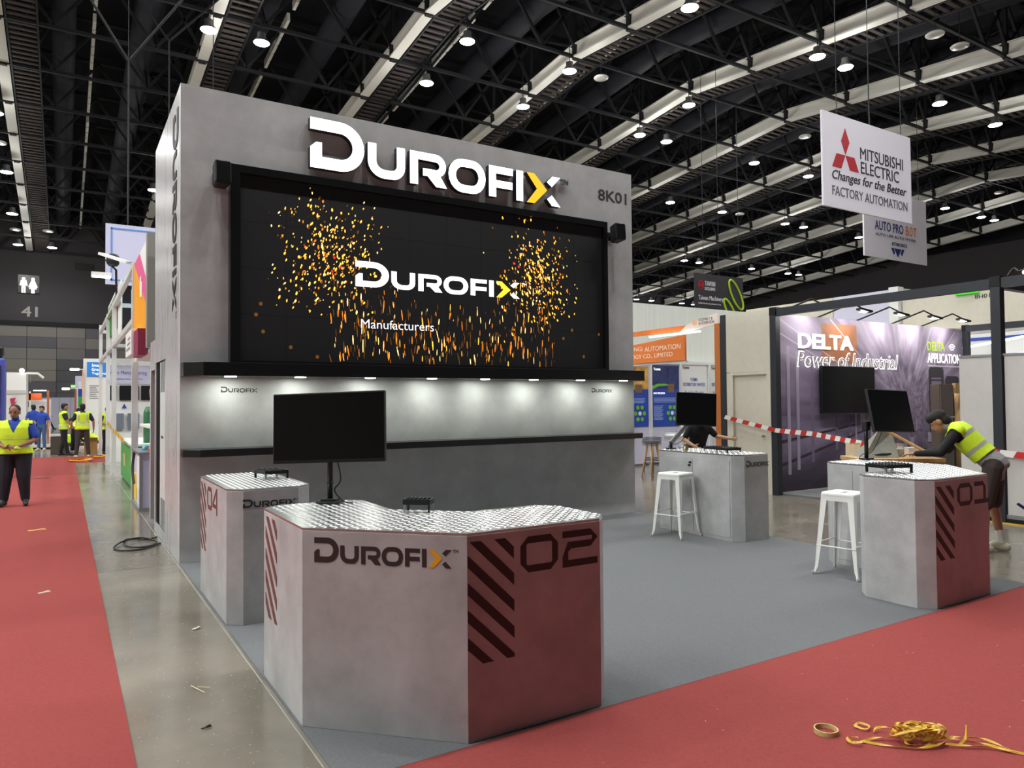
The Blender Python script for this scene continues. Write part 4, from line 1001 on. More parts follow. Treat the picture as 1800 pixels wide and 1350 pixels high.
# forked suspension cables dropping from the roof
for lab, x, y, z0, zj, dx in (('forked steel suspension cable hanging nearest the left of the tower', 1.45, 21.9, 6.5, 10.9, 4.7), ('forked steel suspension cable hanging above the tower corner', 2.9, 26, 6.0, 13.6, 4.2)):
    t = thing('suspension_cable', lab, 'cable', (x, y, z0))
    MB().tube([(x, y, z0+.01), (x, y, zj)], .025, 5).build('drop', STEEL, t)
    for s in (-1, 1): MB().tube([(x, y, zj), (x+s*dx, y-1, zr(y)+.1)], .035, 5).build('fork', STEEL, t)

# ------------------------------------------------------------------ booths along the left aisle
fr1 = thing('exhibition_booth', 'white aluminium two storey booth frame along the left aisle behind the tower', 'frame', (1.05, 20, 0))
for y, h in ((14.05, 4.1), (20.1, 4.15), (22.9, 4.15), (27.6, 4.3)):
    MB().box(1.0, 1.1, y, y+.1, 0, h).build('post', ALU, fr1)
for z in (4.03, 3.05):
    for y0, y1 in ((14.15, 20.1), (20.2, 22.9), (23.0, 27.6)): MB().box(1.01, 1.09, y0, y1, z, z+.1).build('beam', ALU, fr1)
for y in (14.05, 20.1, 27.6):
    MB().box(1.1, 6.5, y+.01, y+.09, 4.03, 4.13).build('beam', ALU, fr1); MB().box(1.1, 6.5, y+.01, y+.09, 3.05, 3.13).build('beam', ALU, fr1)
gp = thing('signboard', 'ribbed green panel hung high on the white aluminium frame', 'panel', (1.03, 22, 3.5))
MB().box(1.12, 1.15, 19.0, 24.6, 3.2, 4.55).build('backing', WHITE, gp)
for k in range(6): MB().box(1.08, 1.12, 20.2+.55*k, 20.72+.55*k, 3.52, 4.36).build('rib_panel', mat('leaf green', '3E8A3E', .5), gp)
cp_ = thing('blue_canopy', 'bright cyan backlit panel inside the white aluminium frame', 'panel', (2.4, 18.5, 3.3))
MB().box(1.3, 3.6, 18.45, 18.55, 3.55, 4.25).build('cyan_panel', mat('lit cyan', '35B6E6', .5, emit=.5), cp_)
MB().box(1.3, 3.6, 18.44, 18.56, 3.40, 3.55).build('white_band', WHITE, cp_); MB().box(1.3, 3.6, 18.46, 18.56, 3.1, 3.4).build('blue_band', mat('print azure', '2E8FD6', .5), cp_)
og = thing('graphic_panel', 'orange and magenta printed panel on the booth beside the tower', 'panel', (1.05, 12.6, 2.6))
MB().box(1.03, 1.07, 11.62, 14.04, 2.62, 4.05).build('orange_sheet', mat('amber print', 'F0A21A', .5), og)
MB().slab((1.03, 14.04, 2.62), UY*-1, UZ, UX*-1, [(.05, 1.43), (2.42, .38), (2.42, 1.43)], 0, .004).build('magenta_area', mat('magenta print', 'E0588F', .5), og)
MB().slab((1.03, 14.04, 2.62), UY*-1, UZ, UX*-1, [(1.1, 1.43), (2.42, .75), (2.42, 1.43)], .004, .006).build('white_area', WHITE, og)
MB().box(1.0, 1.12, 11.42, 11.62, 2.45, 4.08).build('edge_post', mat('grey profile', '8E8F88', .5), og)
MB().slab((1.026, 12.9, 3.35), UY*-1, UZ, UX*-1, [(0, 0), (.35, -.05), (.35, .2), (.2, .2), (.2, .3), (0, .3)], 0, .003).build('white_print', WHITE, og)
sb = thing('box_sign', 'small white box sign sticking out below the orange panel', 'sign', (1.0, 13.1, 2.4))
MB().box(.88, 1.02, 12.55, 13.7, 2.41, 2.80).build('box', WHITE, sb, bevel=.01)
MB().box(.91, 1.02, 11.75, 12.5, 2.35, 2.74).build('maroon_end', mat('maroon print', '8A2A4C', .5), sb)
for k in range(3): MB().box(.877, .88, 12.75, 13.5-.15*k, 2.50+.08*k, 2.54+.08*k).build('print_line', mat('print mid grey', '8C8C92', .5), sb)
# inner booth wall, shelf and blue drum beside the tower
ib = thing('booth_wall', 'white booth side wall with a shelf beside the dark door opening', 'wall', (1.9, 12.8, 0))
MB().box(1.5, 1.56, 11.6, 14.0, 0, 2.4).build('panel', LILAC, ib); MB().box(1.05, 1.5, 11.6, 14.0, 2.38, 2.44).build('ceiling_panel', WHITE, ib)
MB().box(1.12, 1.5, 11.7, 14.0, 1.27, 1.31).build('shelf', WHITE, ib); MB().box(1.47, 1.5, 11.8, 13.9, .95, 1.27).build('lilac_panel', mat('lilac print', '9C9CD8', .5), ib)
MB().box(1.46, 1.5, 12.0, 13.6, 1.4, 1.95).build('steel_plate', mat('brushed plate', 'AEB6B8', .35, .6), ib)
bl = thing('blue_drum', 'glossy blue drum fixed on the booth wall beside the dark door opening', 'drum', (1.4, 12.6, 1.6))
MB().lathe((1.46, 12.9, 1.82), [(.16, 0), (.2, .05), (.2, .22), (.15, .25)], 20, ax=(UY, UZ, UX*-1)).build('body', mat('glossy blue', '2A6FC8', .25), bl, True)
MB().lathe((1.2, 12.9, 1.82), [(.07, 0), (.07, .03)], 14, ax=(UY, UZ, UX*-1)).build('hub', mat('rust metal', '8A4A40', .4), bl, True)
cbn = thing('display_cabinet', 'white cabinet with silver aluminium edges beside the dark door opening', 'cabinet', (1.3, 13.2, 0))
MB().box(1.03, 1.55, 12.55, 13.85, .03, .86).build('body', LILAC, cbn)
for x, y in ((1.0, 12.5), (1.52, 12.5), (1.0, 13.84), (1.52, 13.84)): MB().box(x, x+.045, y, y+.045, 0, .9).build('post', GALU, cbn)
MB().box(.99, 1.58, 12.49, 13.9, .86, .9).build('top', GALU, cbn); MB().box(.99, 1.58, 12.49, 13.9, .0, .05).build('bottom_rail', GALU, cbn)
MB().box(1.02, 1.03, 13.3, 13.8, .08, .5).build('yellow_print', mat('yellow print', 'E8C84A', .5), cbn); MB().box(1.02, 1.03, 12.62, 13.25, .3, .8).build('white_print', WHITE, cbn)
MB().tube(smooth([(1.02, 13.6, .9), (.98, 13.55, .6), (.99, 13.4, .35)], 5), .02, 6).build('black_strap', BLKM, cbn)
for i, (x, y, c, lab) in enumerate(((1.2, 12.9, 'C4553C', 'small red fitting on top of the white cabinet'), (1.35, 12.7, '2B2B2E', 'small black fitting on top of the white cabinet'), (1.15, 13.3, '5AB6C8', 'small teal fitting on top of the white cabinet'))):
    tag(MB().lathe((x, y, .9), [(.05, 0), (.06, .02), (.04, .06), (.02, .07)], 12).build('fitting', mat('fitting %d' % i, c, .4), None, True), lab, 'fitting')
gcb = thing('green_cabinet', 'bright green cabinet standing along the left aisle behind the white posts', 'cabinet', (1.4, 17.2, 0))
GRN = mat('cabinet green', '3AA84A', .35)
MB().box(1.13, 1.8, 15.7, 18.9, .04, .84).build('body', GRN, gcb, bevel=.01); MB().box(1.1, 1.85, 15.65, 18.95, .84, .88).build('top', mat('cabinet top white', 'D6DCD4', .4), gcb); MB().box(1.16, 1.78, 15.75, 18.85, 0, .04).build('plinth', BLK, gcb)
MB().box(1.12, 1.13, 17.5, 17.9, .35, .6).build('label_plate', mat('label beige', 'C9B88A', .5), gcb)
grn2 = tag(MB().lathe((1.45, 16.2, .88), [(.09, 0), (.09, .3), (.09, .6), (.05, .72)], 16).build('green_cylinder', mat('dark green metal', '2C6A44', .4), None, True), 'dark green gas cylinder standing on the green cabinet', 'cylinder')
# white booth wall with blue lettering and black screens
sw = thing('booth_wall', 'white booth wall with blue lettering and black screens behind the frame', 'wall', (3, 24, 0))
MB().box(1.12, 6, 24.0, 24.1, 0, 3.0).build('panel', WHITE, sw)
MB().box(1.12, 6, 23.98, 24.0, 2.25, 2.80).build('grey_band', mat('print lavender grey', 'B9B8C8', .5), sw)
text('Smart Manufacturing', sw, (1.10, 23.98, 2.50), UX, UZ, .14, BLUEP, w=1.0, depth=.004); text('Enabling Green Smart Work', sw, (1.3, 23.98, 2.36), UX, UZ, .07, BLUEP, w=.7, depth=.004)
for x0, x1 in ((1.14, 1.32), (1.39, 1.9), (1.95, 2.6)): MB().box(x0, x1, 23.95, 23.99, 1.78, 2.21).build('black_screen', SCR, sw)
MB().slab((1.45, 23.98, 1.55), UX, UZ, UY*-1, [(0, 0), (.13, 0), (.065, .13)], 0, .005).build('triangle_mark', BLUEP, sw)
for x in (1.2, 1.6, 2.1):
    MB().box(x, x+.3, 23.9, 23.99, .95, 1.4).build('grey_panel', mat('machine grey', '6C7480', .4), sw)
mc = thing('machine_cabinet', 'white glazed machine cabinet standing under the blue lettering', 'machine', (1.5, 26, 0))
MB().box(1.3, 1.75, 25.6, 26.3, .006, .8).build('base', WHITE, mc); MB().box(1.3, 1.37, 25.6, 25.7, .8, 1.9).build('post', ALU, mc); MB().box(1.68, 1.75, 25.6, 25.7, .8, 1.9).build('post', ALU, mc)
MB().box(1.3, 1.75, 25.6, 26.3, 1.9, 2.0).build('roof', WHITE, mc); MB().box(1.38, 1.67, 25.9, 25.95, .8, 1.9).build('rear_panel', mat('machine blue grey', '7F8FA6', .4), mc)
bs = thing('tower_sign', 'white booth tower with a bright blue sign panel behind the workers', 'sign', (.95, 32.2, 0))
MB().box(.65, 1.9, 32.0, 32.6, 0, 3.43).build('tower', WHITE, bs)
MB().box(.76, 1.8, 31.97, 32.0, 2.74, 3.30).build('blue_panel', mat('sky blue print', '2F8BE0', .5), bs)
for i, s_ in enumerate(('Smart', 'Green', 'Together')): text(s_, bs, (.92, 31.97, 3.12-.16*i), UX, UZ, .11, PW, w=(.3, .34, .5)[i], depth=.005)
for k in range(7): MB().box(.85, 1.15-.04*(k % 3), 31.985, 32.0, 1.9+.08*k, 1.93+.08*k).build('print_line', mat('print mid grey', '8C8C92', .5), bs)
MB().box(.62, .65, 31.9, 32.6, 0, 3.0).build('orange_edge', mat('peach edge', 'E8B49A', .5), bs)
ls = thing('light_pole', 'white pole with a blue and green label beside the blue sign tower', 'sign', (.62, 33.5, 0))
MB().box(.5, .62, 33.5, 33.6, 0, 2.6).build('pole', WHITE, ls); MB().box(.5, .72, 33.45, 33.5, 2.0, 2.3).build('blue_label', BLUEP, ls); MB().box(.5, .72, 33.45, 33.5, 1.6, 2.0).build('green_label', GRN, ls)
# far left things
ki = thing('kiosk', 'blue edged kiosk with a bright screen at the left edge', 'kiosk', (-1.6, 20, 0))
MB().prism([(-2.4, 19.9), (-1.12, 19.9), (-1.12, 20.5), (-2.4, 20.5)], .006, 2.72).build('body', mat('kiosk blue', '4A55A8', .4), ki, bevel=.05)
MB().box(-2.3, -1.2, 19.87, 19.9, 1.6, 2.55).build('screen_frame', BLKM, ki); MB().box(-2.25, -1.26, 19.86, 19.87, 1.66, 2.5).build('screen', mat('lit white screen', 'F0F4F8', .5, emit=.9), ki)
MB().box(-2.3, -1.16, 20.0, 20.4, 2.72, 3.0).build('dark_crown', BLK, ki, bevel=.06); MB().box(-2.3, -1.2, 19.87, 19.9, .2, 1.5).build('dark_panel', mat('kiosk grey', '4A4B50', .5), ki)
wbx = thing('white_booth', 'white cube shaped booth far down the left aisle', 'booth', (-1.65, 36.5, 0))
MB().box(-2.4, -1.3, 36.0, 38, 0, 3.02).build('walls', WHITE, wbx); MB().box(-2.4, -1.29, 35.97, 36.0, 2.15, 2.3).build('grey_band', PP, wbx)
MB().slab((-1.9, 35.98, 1.5), UX, UZ, UY*-1, [(0, 0), (.12, .1), (.3, .35), (.2, .3), (.25, .5), (.05, .45), (.1, .2)], 0, .01).build('red_mark', mat('mark crimson', 'C23A5A', .5), wbx)
MB().tube([(-1.3, 36.0, 2.98), (-.9, 36.0, 2.98), (-.7, 36.0, 2.8)], .05, 8).build('lamp_arm', WPAINT, wbx); MB().ball((-1.45, 36, 3.1), .09).build('lamp', mat('lit flood lens', 'F6F8FF', .4, emit=9), wbx)
MB().box(-2.35, -2.0, 35.0, 35.2, 1.6, 2.8).build('orange_panel', ORG_, wbx)
ob = thing('orange_booth', 'booth with an orange banner and orange post far down the left aisle', 'booth', (-1.2, 45, 0))
MB().box(-1.75, -.95, 44.9, 45.0, 1.95, 2.3).build('banner', mat('banner orange', 'E0622A', .5), ob); MB().box(-1.75, -.55, 45.5, 45.6, 0, 2.0).build('rear_panel', WHITE, ob)
MB().box(-.72, -.62, 44.9, 45.0, 0, 2.45).build('post', mat('rust post', 'B0603A', .5), ob); MB().box(-1.5, -1.42, 44.9, 45.0, 0, 2.4).build('post', CREAM, ob)
MB().box(-1.3, -.75, 44.7, 44.8, 2.42, 2.47).build('light_bar', MATS['lit flood lens'], ob); MB().box(-1.75, -1.5, 44.9, 45, 1.6, 1.9).build('dark_box', CHAR, ob)
pf = thing('partition_row', 'row of pale lilac partition panels in front of the far back wall', 'partition', (0, 66, 0))
for k in range(9): MB().box(-4.0+.75*k, -3.27+.75*k, 66, 66.05, 0, 2.3).build('panel', LILAC, pf)
pp2 = thing('partition_screen', 'tall pale panel with an orange edge left of the blue sign tower', 'panel', (.8, 50, 0))
MB().box(.6, 1.6, 50, 50.1, 0, 3.4).build('sheet', LILAC, pp2); MB().box(.56, .66, 49.2, 49.3, 0, 2.6).build('orange_edge', MATS['rust post'], pp2)
for x, y, z, lab, c in ((.45, 40, 3.35, 'bright white flood light on the far booth left of the blue sign', 'F6F8FF'), (.12, 48, 2.6, 'small warm flood light glowing in front of the far partitions', 'FFE2C0')):
    t = thing('flood_light', lab, 'lamp', (x, y, z))
    MB().obox((x, y, z), (UX, UY, UZ), (.2, .1, .05)).build('housing', WPAINT, t); MB().box(x-.17, x+.17, y-.12, y-.10, z-.05, z+.05).build('lens', MATS['lit flood lens'] if c[0] == 'F' and c[2] == 'F' and c[4] == 'F' else mat('warm flood lens', c, .4, emit=7), t)
    MB().tube([(x+.2, y, z), (x+.75, y, z+.02), (x+.75, y+.1, 0)], .03, 6).build('arm', WPAINT, t)
fl_ = thing('flood_light', 'white led flood light on an arm above the aluminium frame', 'lamp', (1.05, 19.2, 4.2))
MB().tube([(1.05, 19.3, 4.1), (1.02, 19.0, 4.75), (.8, 18.9, 4.95)], .025, 8).build('arm', BLKM, fl_, True)
MB().obox((.72, 18.9, 4.6), (UX, UY, UZ), (.2, .14, .04)).build('housing', WPAINT, fl_); MB().box(.54, .9, 18.78, 19.02, 4.545, 4.56).build('lens', MATS['lit flood lens'], fl_)
MB().lathe((.95, 18.9, 4.95), [(.09, -.13), (.13, -.08), (.13, .1), (.08, .14)], 14).build('driver', BLKM, fl_, True)
fw_ = thing('flood_light', 'slim white bar light reaching out above the orange panel', 'lamp', (1.0, 16, 4.15))
MB().bar((1.05, 15.6, 4.35), (.62, 16.4, 4.62), .12, .05).build('housing', WPAINT, fw_); MB().bar((1.05, 14.2, 4.12), (1.05, 15.6, 4.35), .03).build('arm', GALU, fw_)

# ------------------------------------------------------------------ people
SK = mat('skin tan', 'B07E60', .5); SKD = mat('skin brown', '8E6349', .5); HAIR = mat('black hair', '0E0C0C', .7, bump=.4, bscale=180)
EYE = mat('dark eye', '1C1412', .3); LIP = mat('lip', '8A4A42', .5)
HV = mat('hi-vis yellow fabric', 'CFF02A', .7, noise=.06, nscale=14); HVR = mat('silver reflective band', 'B9BDB2', .35, .2)
JEAN = mat('blue denim', '3F5C86', .85, noise=.15, nscale=30)
def cloth(n, c): return mat(n, c, .85, noise=.12, nscale=12)
def seg_d(p, a, b):
    ab = b-a; L = ab.length_squared
    t = max(0, min(1, (p-a).dot(ab)/L)) if L > 1e-9 else 0
    return (p-(a+ab*t)).length, t
class Body:
    def __init__(s): s.mb = MB(); s.pr = []
    def cap(s, a, b, r0, r1, tg, n=10):
        a, b = Vector(a), Vector(b)
        d = (b-a); L = d.length
        pts, rs = [], []
        dn = d.normalized() if L > 1e-6 else UZ
        for k in (-1, -.8, -.45): pts.append(a+dn*r0*k); rs.append(max(.002, r0*math.sqrt(1-k*k)))
        for k in range(5): pts.append(a+d*k/4); rs.append(r0+(r1-r0)*k/4)
        for k in (.45, .8, 1): pts.append(b+dn*r1*k); rs.append(max(.002, r1*math.sqrt(1-k*k)))
        s.mb.tube(pts, rs, n); s.pr.append((a, b, r0, r1, tg))
    def ell(s, c, r, tg, rot=None):
        s.mb.ball(c, r, 14, 10, rot=rot); c = Vector(c); m = sum(r)/3; s.pr.append((c, c, m, m, tg))
    def loft(s, secs, tg):     # (centre, lateral radius, depth radius, lateral axis, depth axis)
        n = 16; vs = []
        for c, rx, ry, ax, ay in secs:
            for k in range(n):
                ca, sa = math.cos(2*math.pi*k/n), math.sin(2*math.pi*k/n)
                e = .8; x = math.copysign(abs(ca)**e, ca); y = math.copysign(abs(sa)**e, sa)
                vs.append(Vector(c)+ax*rx*x+ay*ry*y)
        m = len(secs)
        fs = [(i*n+k, i*n+(k+1) % n, (i+1)*n+(k+1) % n, (i+1)*n+k) for i in range(m-1) for k in range(n)]
        fs += [tuple(range(n-1, -1, -1)), tuple(range((m-1)*n, m*n))]
        s.mb.add(vs, fs)
        for (c0, rx0, ry0, *_), (c1, rx1, ry1, *_) in zip(secs, secs[1:]):
            s.pr.append((Vector(c0), Vector(c1), (rx0+ry0)/2, (rx1+ry1)/2, tg))
def remesh(mb, vox, it=4, fac=.5):
    me = mb.mesh('tmp', SK); ob = bpy.data.objects.new('tmp', me); COL.objects.link(ob)
    m = ob.modifiers.new('r', 'REMESH'); m.mode = 'VOXEL'; m.voxel_size = vox
    m2 = ob.modifiers.new('s', 'SMOOTH'); m2.factor = fac; m2.iterations = it
    dg = bpy.context.evaluated_depsgraph_get(); dg.update()
    out = bpy.data.meshes.new_from_object(ob.evaluated_get(dg))
    bpy.data.objects.remove(ob); bpy.data.meshes.remove(me); return out
def hand(B, w, d, palm_n, side, curl=.5, s=1.0):
    d = d.normalized(); pn = (palm_n-d*palm_n.dot(d)).normalized(); lat = d.cross(pn)*side
    rot = Matrix((d, lat, pn)).transposed()
    B.ell(w+d*.045*s, (.058*s, .040*s, .018*s), 'skin', rot)
    for i, L in enumerate((.072, .080, .075, .060)):
        b0 = w+d*.085*s+lat*(.028-.019*i)*s
        d1 = (d*math.cos(curl*.6)+pn*math.sin(curl*.6)); d2 = (d*math.cos(curl*1.6)+pn*math.sin(curl*1.6)); d3 = (d*math.cos(curl*2.4)+pn*math.sin(curl*2.4))
        p1 = b0+d1*L*.45*s; p2 = p1+d2*L*.32*s; p3 = p2+d3*L*.28*s
        B.cap(b0-d*.02, p1, .0095*s, .009*s, 'skin', 7); B.cap(p1, p2, .009*s, .0083*s, 'skin', 7); B.cap(p2, p3, .0083*s, .0075*s, 'skin', 7)
    t0 = w+d*.025*s+lat*.03*s; t1 = t0+(d*.6+lat*.7+pn*.25).normalized()*.042*s; t2 = t1+(d*.9+lat*.15+pn*.4).normalized()*.032*s
    B.cap(t0, t1, .012*s, .0105*s, 'skin', 7); B.cap(t1, t2, .0105*s, .009*s, 'skin', 7)
def person(label, loc, rz, J, M_, vest=None, vox=.016, fat=1.0, sleeve='short', shorts=False, hair='short', group=None, sc=1.0, fingers=True, leg=1.0):
    # local frame: faces +Y, z up
    t = thing('person', label, 'person', (0, 0, 0), group)
    B = Body(); V = Vector
    pel = V(J['pelvis']); nb = V(J['neck']); sp = (nb-pel); sd = sp.normalized()
    lat = V(J.get('lat', (1, 0, 0))).normalized(); fr = lat.cross(sd)*-1; fr = sd.cross(lat)*-1 if False else lat.cross(sd)*-1
    fr = sd.cross(lat)                      # forward of the chest
    def S_(t_, rx, ry, o=0): return (pel+sp*t_+fr*o, rx*fat, ry*fat, lat, fr)
    plat = V(J.get('plat', lat)).normalized()
    B.loft([S_(-.22, .10, .08), S_(-.16, .155, .11), S_(-.02, .170, .118, -.005), S_(.12, .160, .112)], 'shirt' if J.get('untuck') else 'pants')
    B.loft([S_(.08, .158, .112), S_(.3, .150, .108, .01), S_(.55, .165, .112, .012), S_(.78, .178, .112, .005), S_(.92, .160, .090), S_(.99, .105, .07), S_(1.01, .05, .045)], 'shirt')
    hd = V(J['head']); hup = V(J.get('hup', (0, 0, 1))).normalized(); hf = V(J.get('hf', (0, 1, 0))); hf = (hf-hup*hf.dot(hup)).normalized(); hl = hf.cross(hup)
    B.cap(nb-sd*.02, hd-hup*.07-hf*.015, .058, .052, 'skin')
    rot = Matrix((hl, hf, hup)).transposed()
    B.ell(hd+hup*.025-hf*.008, (.074, .092, .092), 'skin', rot)
    B.ell(hd-hup*.045+hf*.022, (.056, .066, .072), 'skin', rot)
    B.ell(hd-hup*.092+hf*.052, (.028, .024, .022), 'skin', rot)
    B.cap(hd+hup*.01+hf*.082, hd-hup*.028+hf*.102, .010, .015, 'skin', 7)
    for s in (-1, 1):
        B.ell(hd-hup*.012+hl*s*.076-hf*.005, (.012, .022, .032), 'skin', rot)
        B.ell(hd+hup*.008+hl*s*.031+hf*.070, (.011, .008, .006), 'eye', rot)
        B.ell(hd+hup*.030+hl*s*.031+hf*.075, (.018, .010, .005), 'brow', rot)
    B.ell(hd-hup*.060+hf*.082, (.024, .010, .007), 'lip', rot)
    for s, k in ((-1, 'L'), (1, 'R')):
        sh = V(J.get('sh'+k, nb-sd*.075+lat*s*.165*fat)); el = V(J['el'+k]); wr = V(J['wr'+k])
        B.cap(nb-sd*.03+lat*s*.06, sh, .055, .062, 'shirt')
        if sleeve == 'long': B.cap(sh, el, .060*fat, .047, 'sleeve'); B.cap(el, wr, .045, .033, 'sleeve')
        else:
            mid = sh+(el-sh)*.72
            B.cap(sh, mid, .062*fat, .056*fat, 'sleeve'); B.cap(mid, el, .046*fat, .041, 'skin'); B.cap(el, wr, .041, .028, 'skin')
        hdir = V(J.get('hd'+k, (wr-el))); pn = V(J.get('pn'+k, (-s, 0, 0)))
        if fingers: hand(B, wr, hdir, pn, -s if J.get('flip') else s, J.get('curl', .5))
        else: B.cap(wr, wr+hdir.normalized()*.12, .03, .022, 'skin')
        hip = V(J.get('hi'+k, pel-UZ*.04+plat*s*.088*fat)); kn = V(J['kn'+k]); an = V(J['an'+k]); toe = V(J.get('toe'+k, (0, 1, 0))).normalized()
        if shorts:
            B.cap(hip, kn+(hip-kn)*.08, .098*fat, .082, 'pants'); B.cap(kn, an, .05, .038, 'skin'); B.cap(an+(kn-an)*.02, an+(kn-an)*.3, .043, .045, 'sock')
        else: B.cap(hip, kn, .092*fat*leg, .068*fat*leg, 'pants'); B.cap(kn, an+(kn-an)*.1, .066*fat*leg, .058*leg, 'pants')
        hl2 = an-toe*.045; hl2.z = an.z-.035; tp_ = an+toe*.16; tp_.z = an.z-.045
        B.cap(hl2, tp_, .042, .036, 'shoe'); B.cap(an, an+toe*.06-UZ*.02, .044, .046, 'shoe')
    me = remesh(B.mb, vox)
    tags = ['skin', 'shirt', 'sleeve', 'pants', 'shoe', 'eye', 'brow', 'lip', 'sock']
    ml = [M_.get('skin', SK), M_['shirt'], M_.get('sleeve', M_['shirt']), M_['pants'], M_.get('shoe', BLKM), EYE, HAIR, LIP, M_.get('sock', WHITE)]
    me.materials.clear()
    for m in ml: me.materials.append(m)
    pr = B.pr; ptag = []
    for p in me.polygons:
        c = p.center; best = 9; bt = 'skin'
        for a, b, r0, r1, tg in pr:
            d, tt = seg_d(c, a, b); d -= r0+(r1-r0)*tt
            if tg in ('eye', 'brow', 'lip'): d = -1 if d < .0005 else 9
            if d < best: best = d; bt = tg
        p.material_index = tags.index(bt); p.use_smooth = True; ptag.append(bt)
    me.name = 'body'
    o = link('body', me, t); 
    # hair
    hb = MB()
    if hair != 'none':
        up_ = .030 if hair != 'thin' else .030
        hb.ball(hd+hup*(.040)-hf*.026, (.082, .090, .086), 14, 10, rot=rot)
        hb.ball(hd+hup*.004-hf*.050, (.074, .062, .075), 14, 10, rot=rot)
        if hair == 'full':
            hb.ball(hd+hup*.062+hf*.018, (.080, .082, .062), 14, 10, rot=rot); hb.ball(hd-hup*.02-hf*.06, (.078, .055, .075), 12, 8, rot=rot)
        if hair == 'short': hb.ball(hd+hup*.070+hf*.012, (.070, .076, .046), 14, 10, rot=rot)
        hm_ = remesh(hb, .012, 2); hm_.materials.clear(); hm_.materials.append(HAIR)
        for p in hm_.polygons: p.use_smooth = True
        hm_.name = 'hair'; link('hair', hm_, t)
    if vest:
        L = sp.length; vm = MB(); keep = []
        vn = [q.normal.copy() for q in me.vertices]; used = {}
        for i, p in enumerate(me.polygons):
            if ptag[i] not in ('shirt', 'pants', 'skin', 'sleeve'): continue
            c = p.center-pel; tt = c.dot(sd)/L; x = c.dot(lat); f_ = c.dot(fr)
            lowlim = vest.get('low', -.12)
            if abs(f_) > .19*fat or abs(x) > .26*fat: continue
            if tt < lowlim or tt > 1.03 or ptag[i] == 'skin' or (ptag[i] == 'sleeve' and (abs(x) > .195*fat or tt < .75)): continue
            if ptag[i] == 'sleeve' and tt < .80: continue
            if abs(x) > .16*fat and .66 < tt < .90 and ptag[i] == 'sleeve': continue
            if f_ > 0 and tt > .62 and abs(x) < .005+(tt-.62)*.22: continue      # open neck
            if tt > .95 and abs(x) < .07: continue
            mi = 0
            for s0, s1 in vest.get('bands', ((.10, .17), (.33, .40))):
                if s0 < tt < s1: mi = 1
            if vest.get('straps') and tt > .40 and .088 < abs(x) < .122: mi = 1
            keep.append((p.vertices[:], mi))
        for vs_, mi in keep:
            ids = []
            for q in vs_:
                if q not in used: used[q] = len(vm.v); vm.v.append(me.vertices[q].co+vn[q]*.014)
                ids.append(used[q])
            vm.f.append(ids); vm.m.append(mi)
        ve = vm.build('safety_vest', [HV, HVR], t, True)
        md = ve.modifiers.new('solid', 'SOLIDIFY'); md.thickness = .006; md.offset = 0
    t.location = loc; t.rotation_euler = (0, 0, rz); t.scale = (sc,)*3
    return t
ST = dict(pelvis=(0, 0, .93), neck=(0, -.01, 1.43), head=(0, .03, 1.575), elL=(-.27, -.03, 1.12), elR=(.27, -.03, 1.12), wrL=(-.29, .06, .90), wrR=(.29, .06, .90),
          knL=(-.10, .02, .49), knR=(.10, .02, .49), anL=(-.11, -.01, .085), anR=(.11, -.01, .085), toeL=(-.2, 1, 0), toeR=(.2, 1, 0))
def pose(**k): d = dict(ST); d.update(k); return d
NAVY = cloth('navy cloth', '20243A'); BLKC = cloth('black cloth', '17171A'); GRYC = cloth('charcoal cloth', '3A3536'); BLUC = cloth('royal blue cloth', '2746A8'); LGRY = cloth('grey marl cloth', '8C8C8C')
SHOE = mat('dark trainer', '222226', .6); SHW = mat('pale trainer', 'C6BFA8', .6)
# man in the aisle, hands together before the belly
p1 = person('balding man in yellow vest and blue polo shirt standing on the red aisle carpet', (-.66, 14.37, .006), R(172),
            pose(neck=(0, .0, 1.41), head=(0, .07, 1.565), hup=(0, .25, 1), hf=(.12, 1, -.25), elL=(-.30, .02, 1.10), elR=(.30, .02, 1.10), wrL=(-.09, .26, 1.00), wrR=(.09, .25, .99),
                 hdL=(1, .25, -.1), hdR=(-1, .25, -.1), pnL=(0, -.6, -.8), pnR=(0, -.6, .8), curl=.75, anL=(-.15, -.01, .085), anR=(.16, -.01, .085), knL=(-.125, .02, .47), knR=(.13, .02, .47)),
            dict(shirt=BLUC, pants=cloth('dark navy trousers', '1C1E28'), shoe=SHOE, skin=SKD), vest=dict(bands=((.10, .19), (.36, .40)), straps=False), vox=.010, fat=1.26, leg=1.18, hair='thin', sc=.975)
tag(MB().ball((-.63, 14.10, .955), (.055, .04, .035), 10, 7).build('folded_cloth', mat('lime cloth', 'B8DB5A', .8, noise=.3, nscale=30)), 'small lime green cloth held in the hands of the balding man', 'cloth')
# group behind
person('young worker in yellow vest and navy shirt seen from the side looking right', (.02, 27.9, .006), R(-78), pose(hf=(0, 1, .1), elL=(-.25, -.02, 1.12), elR=(.25, .05, 1.12), wrR=(.22, .22, .93), anL=(-.09, -.08, .085), anR=(.1, .1, .085)),
       dict(shirt=NAVY, pants=BLKC, shoe=SHOE), vest=dict(bands=((.02, .07), (.20, .25)), low=-.14), hair='short', sc=1.01)
person('broad worker in yellow vest with silver straps seen from behind', (.52, 26.5, .006), R(4), pose(elL=(-.30, -.01, 1.12), elR=(.30, -.01, 1.12), wrL=(-.30, .10, .88), wrR=(.31, .08, .88), knL=(-.13, 0, .49), knR=(.13, 0, .49), anL=(-.17, 0, .085), anR=(.17, 0, .085)),
       dict(shirt=NAVY, pants=GRYC, shoe=SHW), vest=dict(bands=((.16, .20), (.32, .36)), straps=True, low=-.08), fat=1.1, hair='full', sc=1.0)
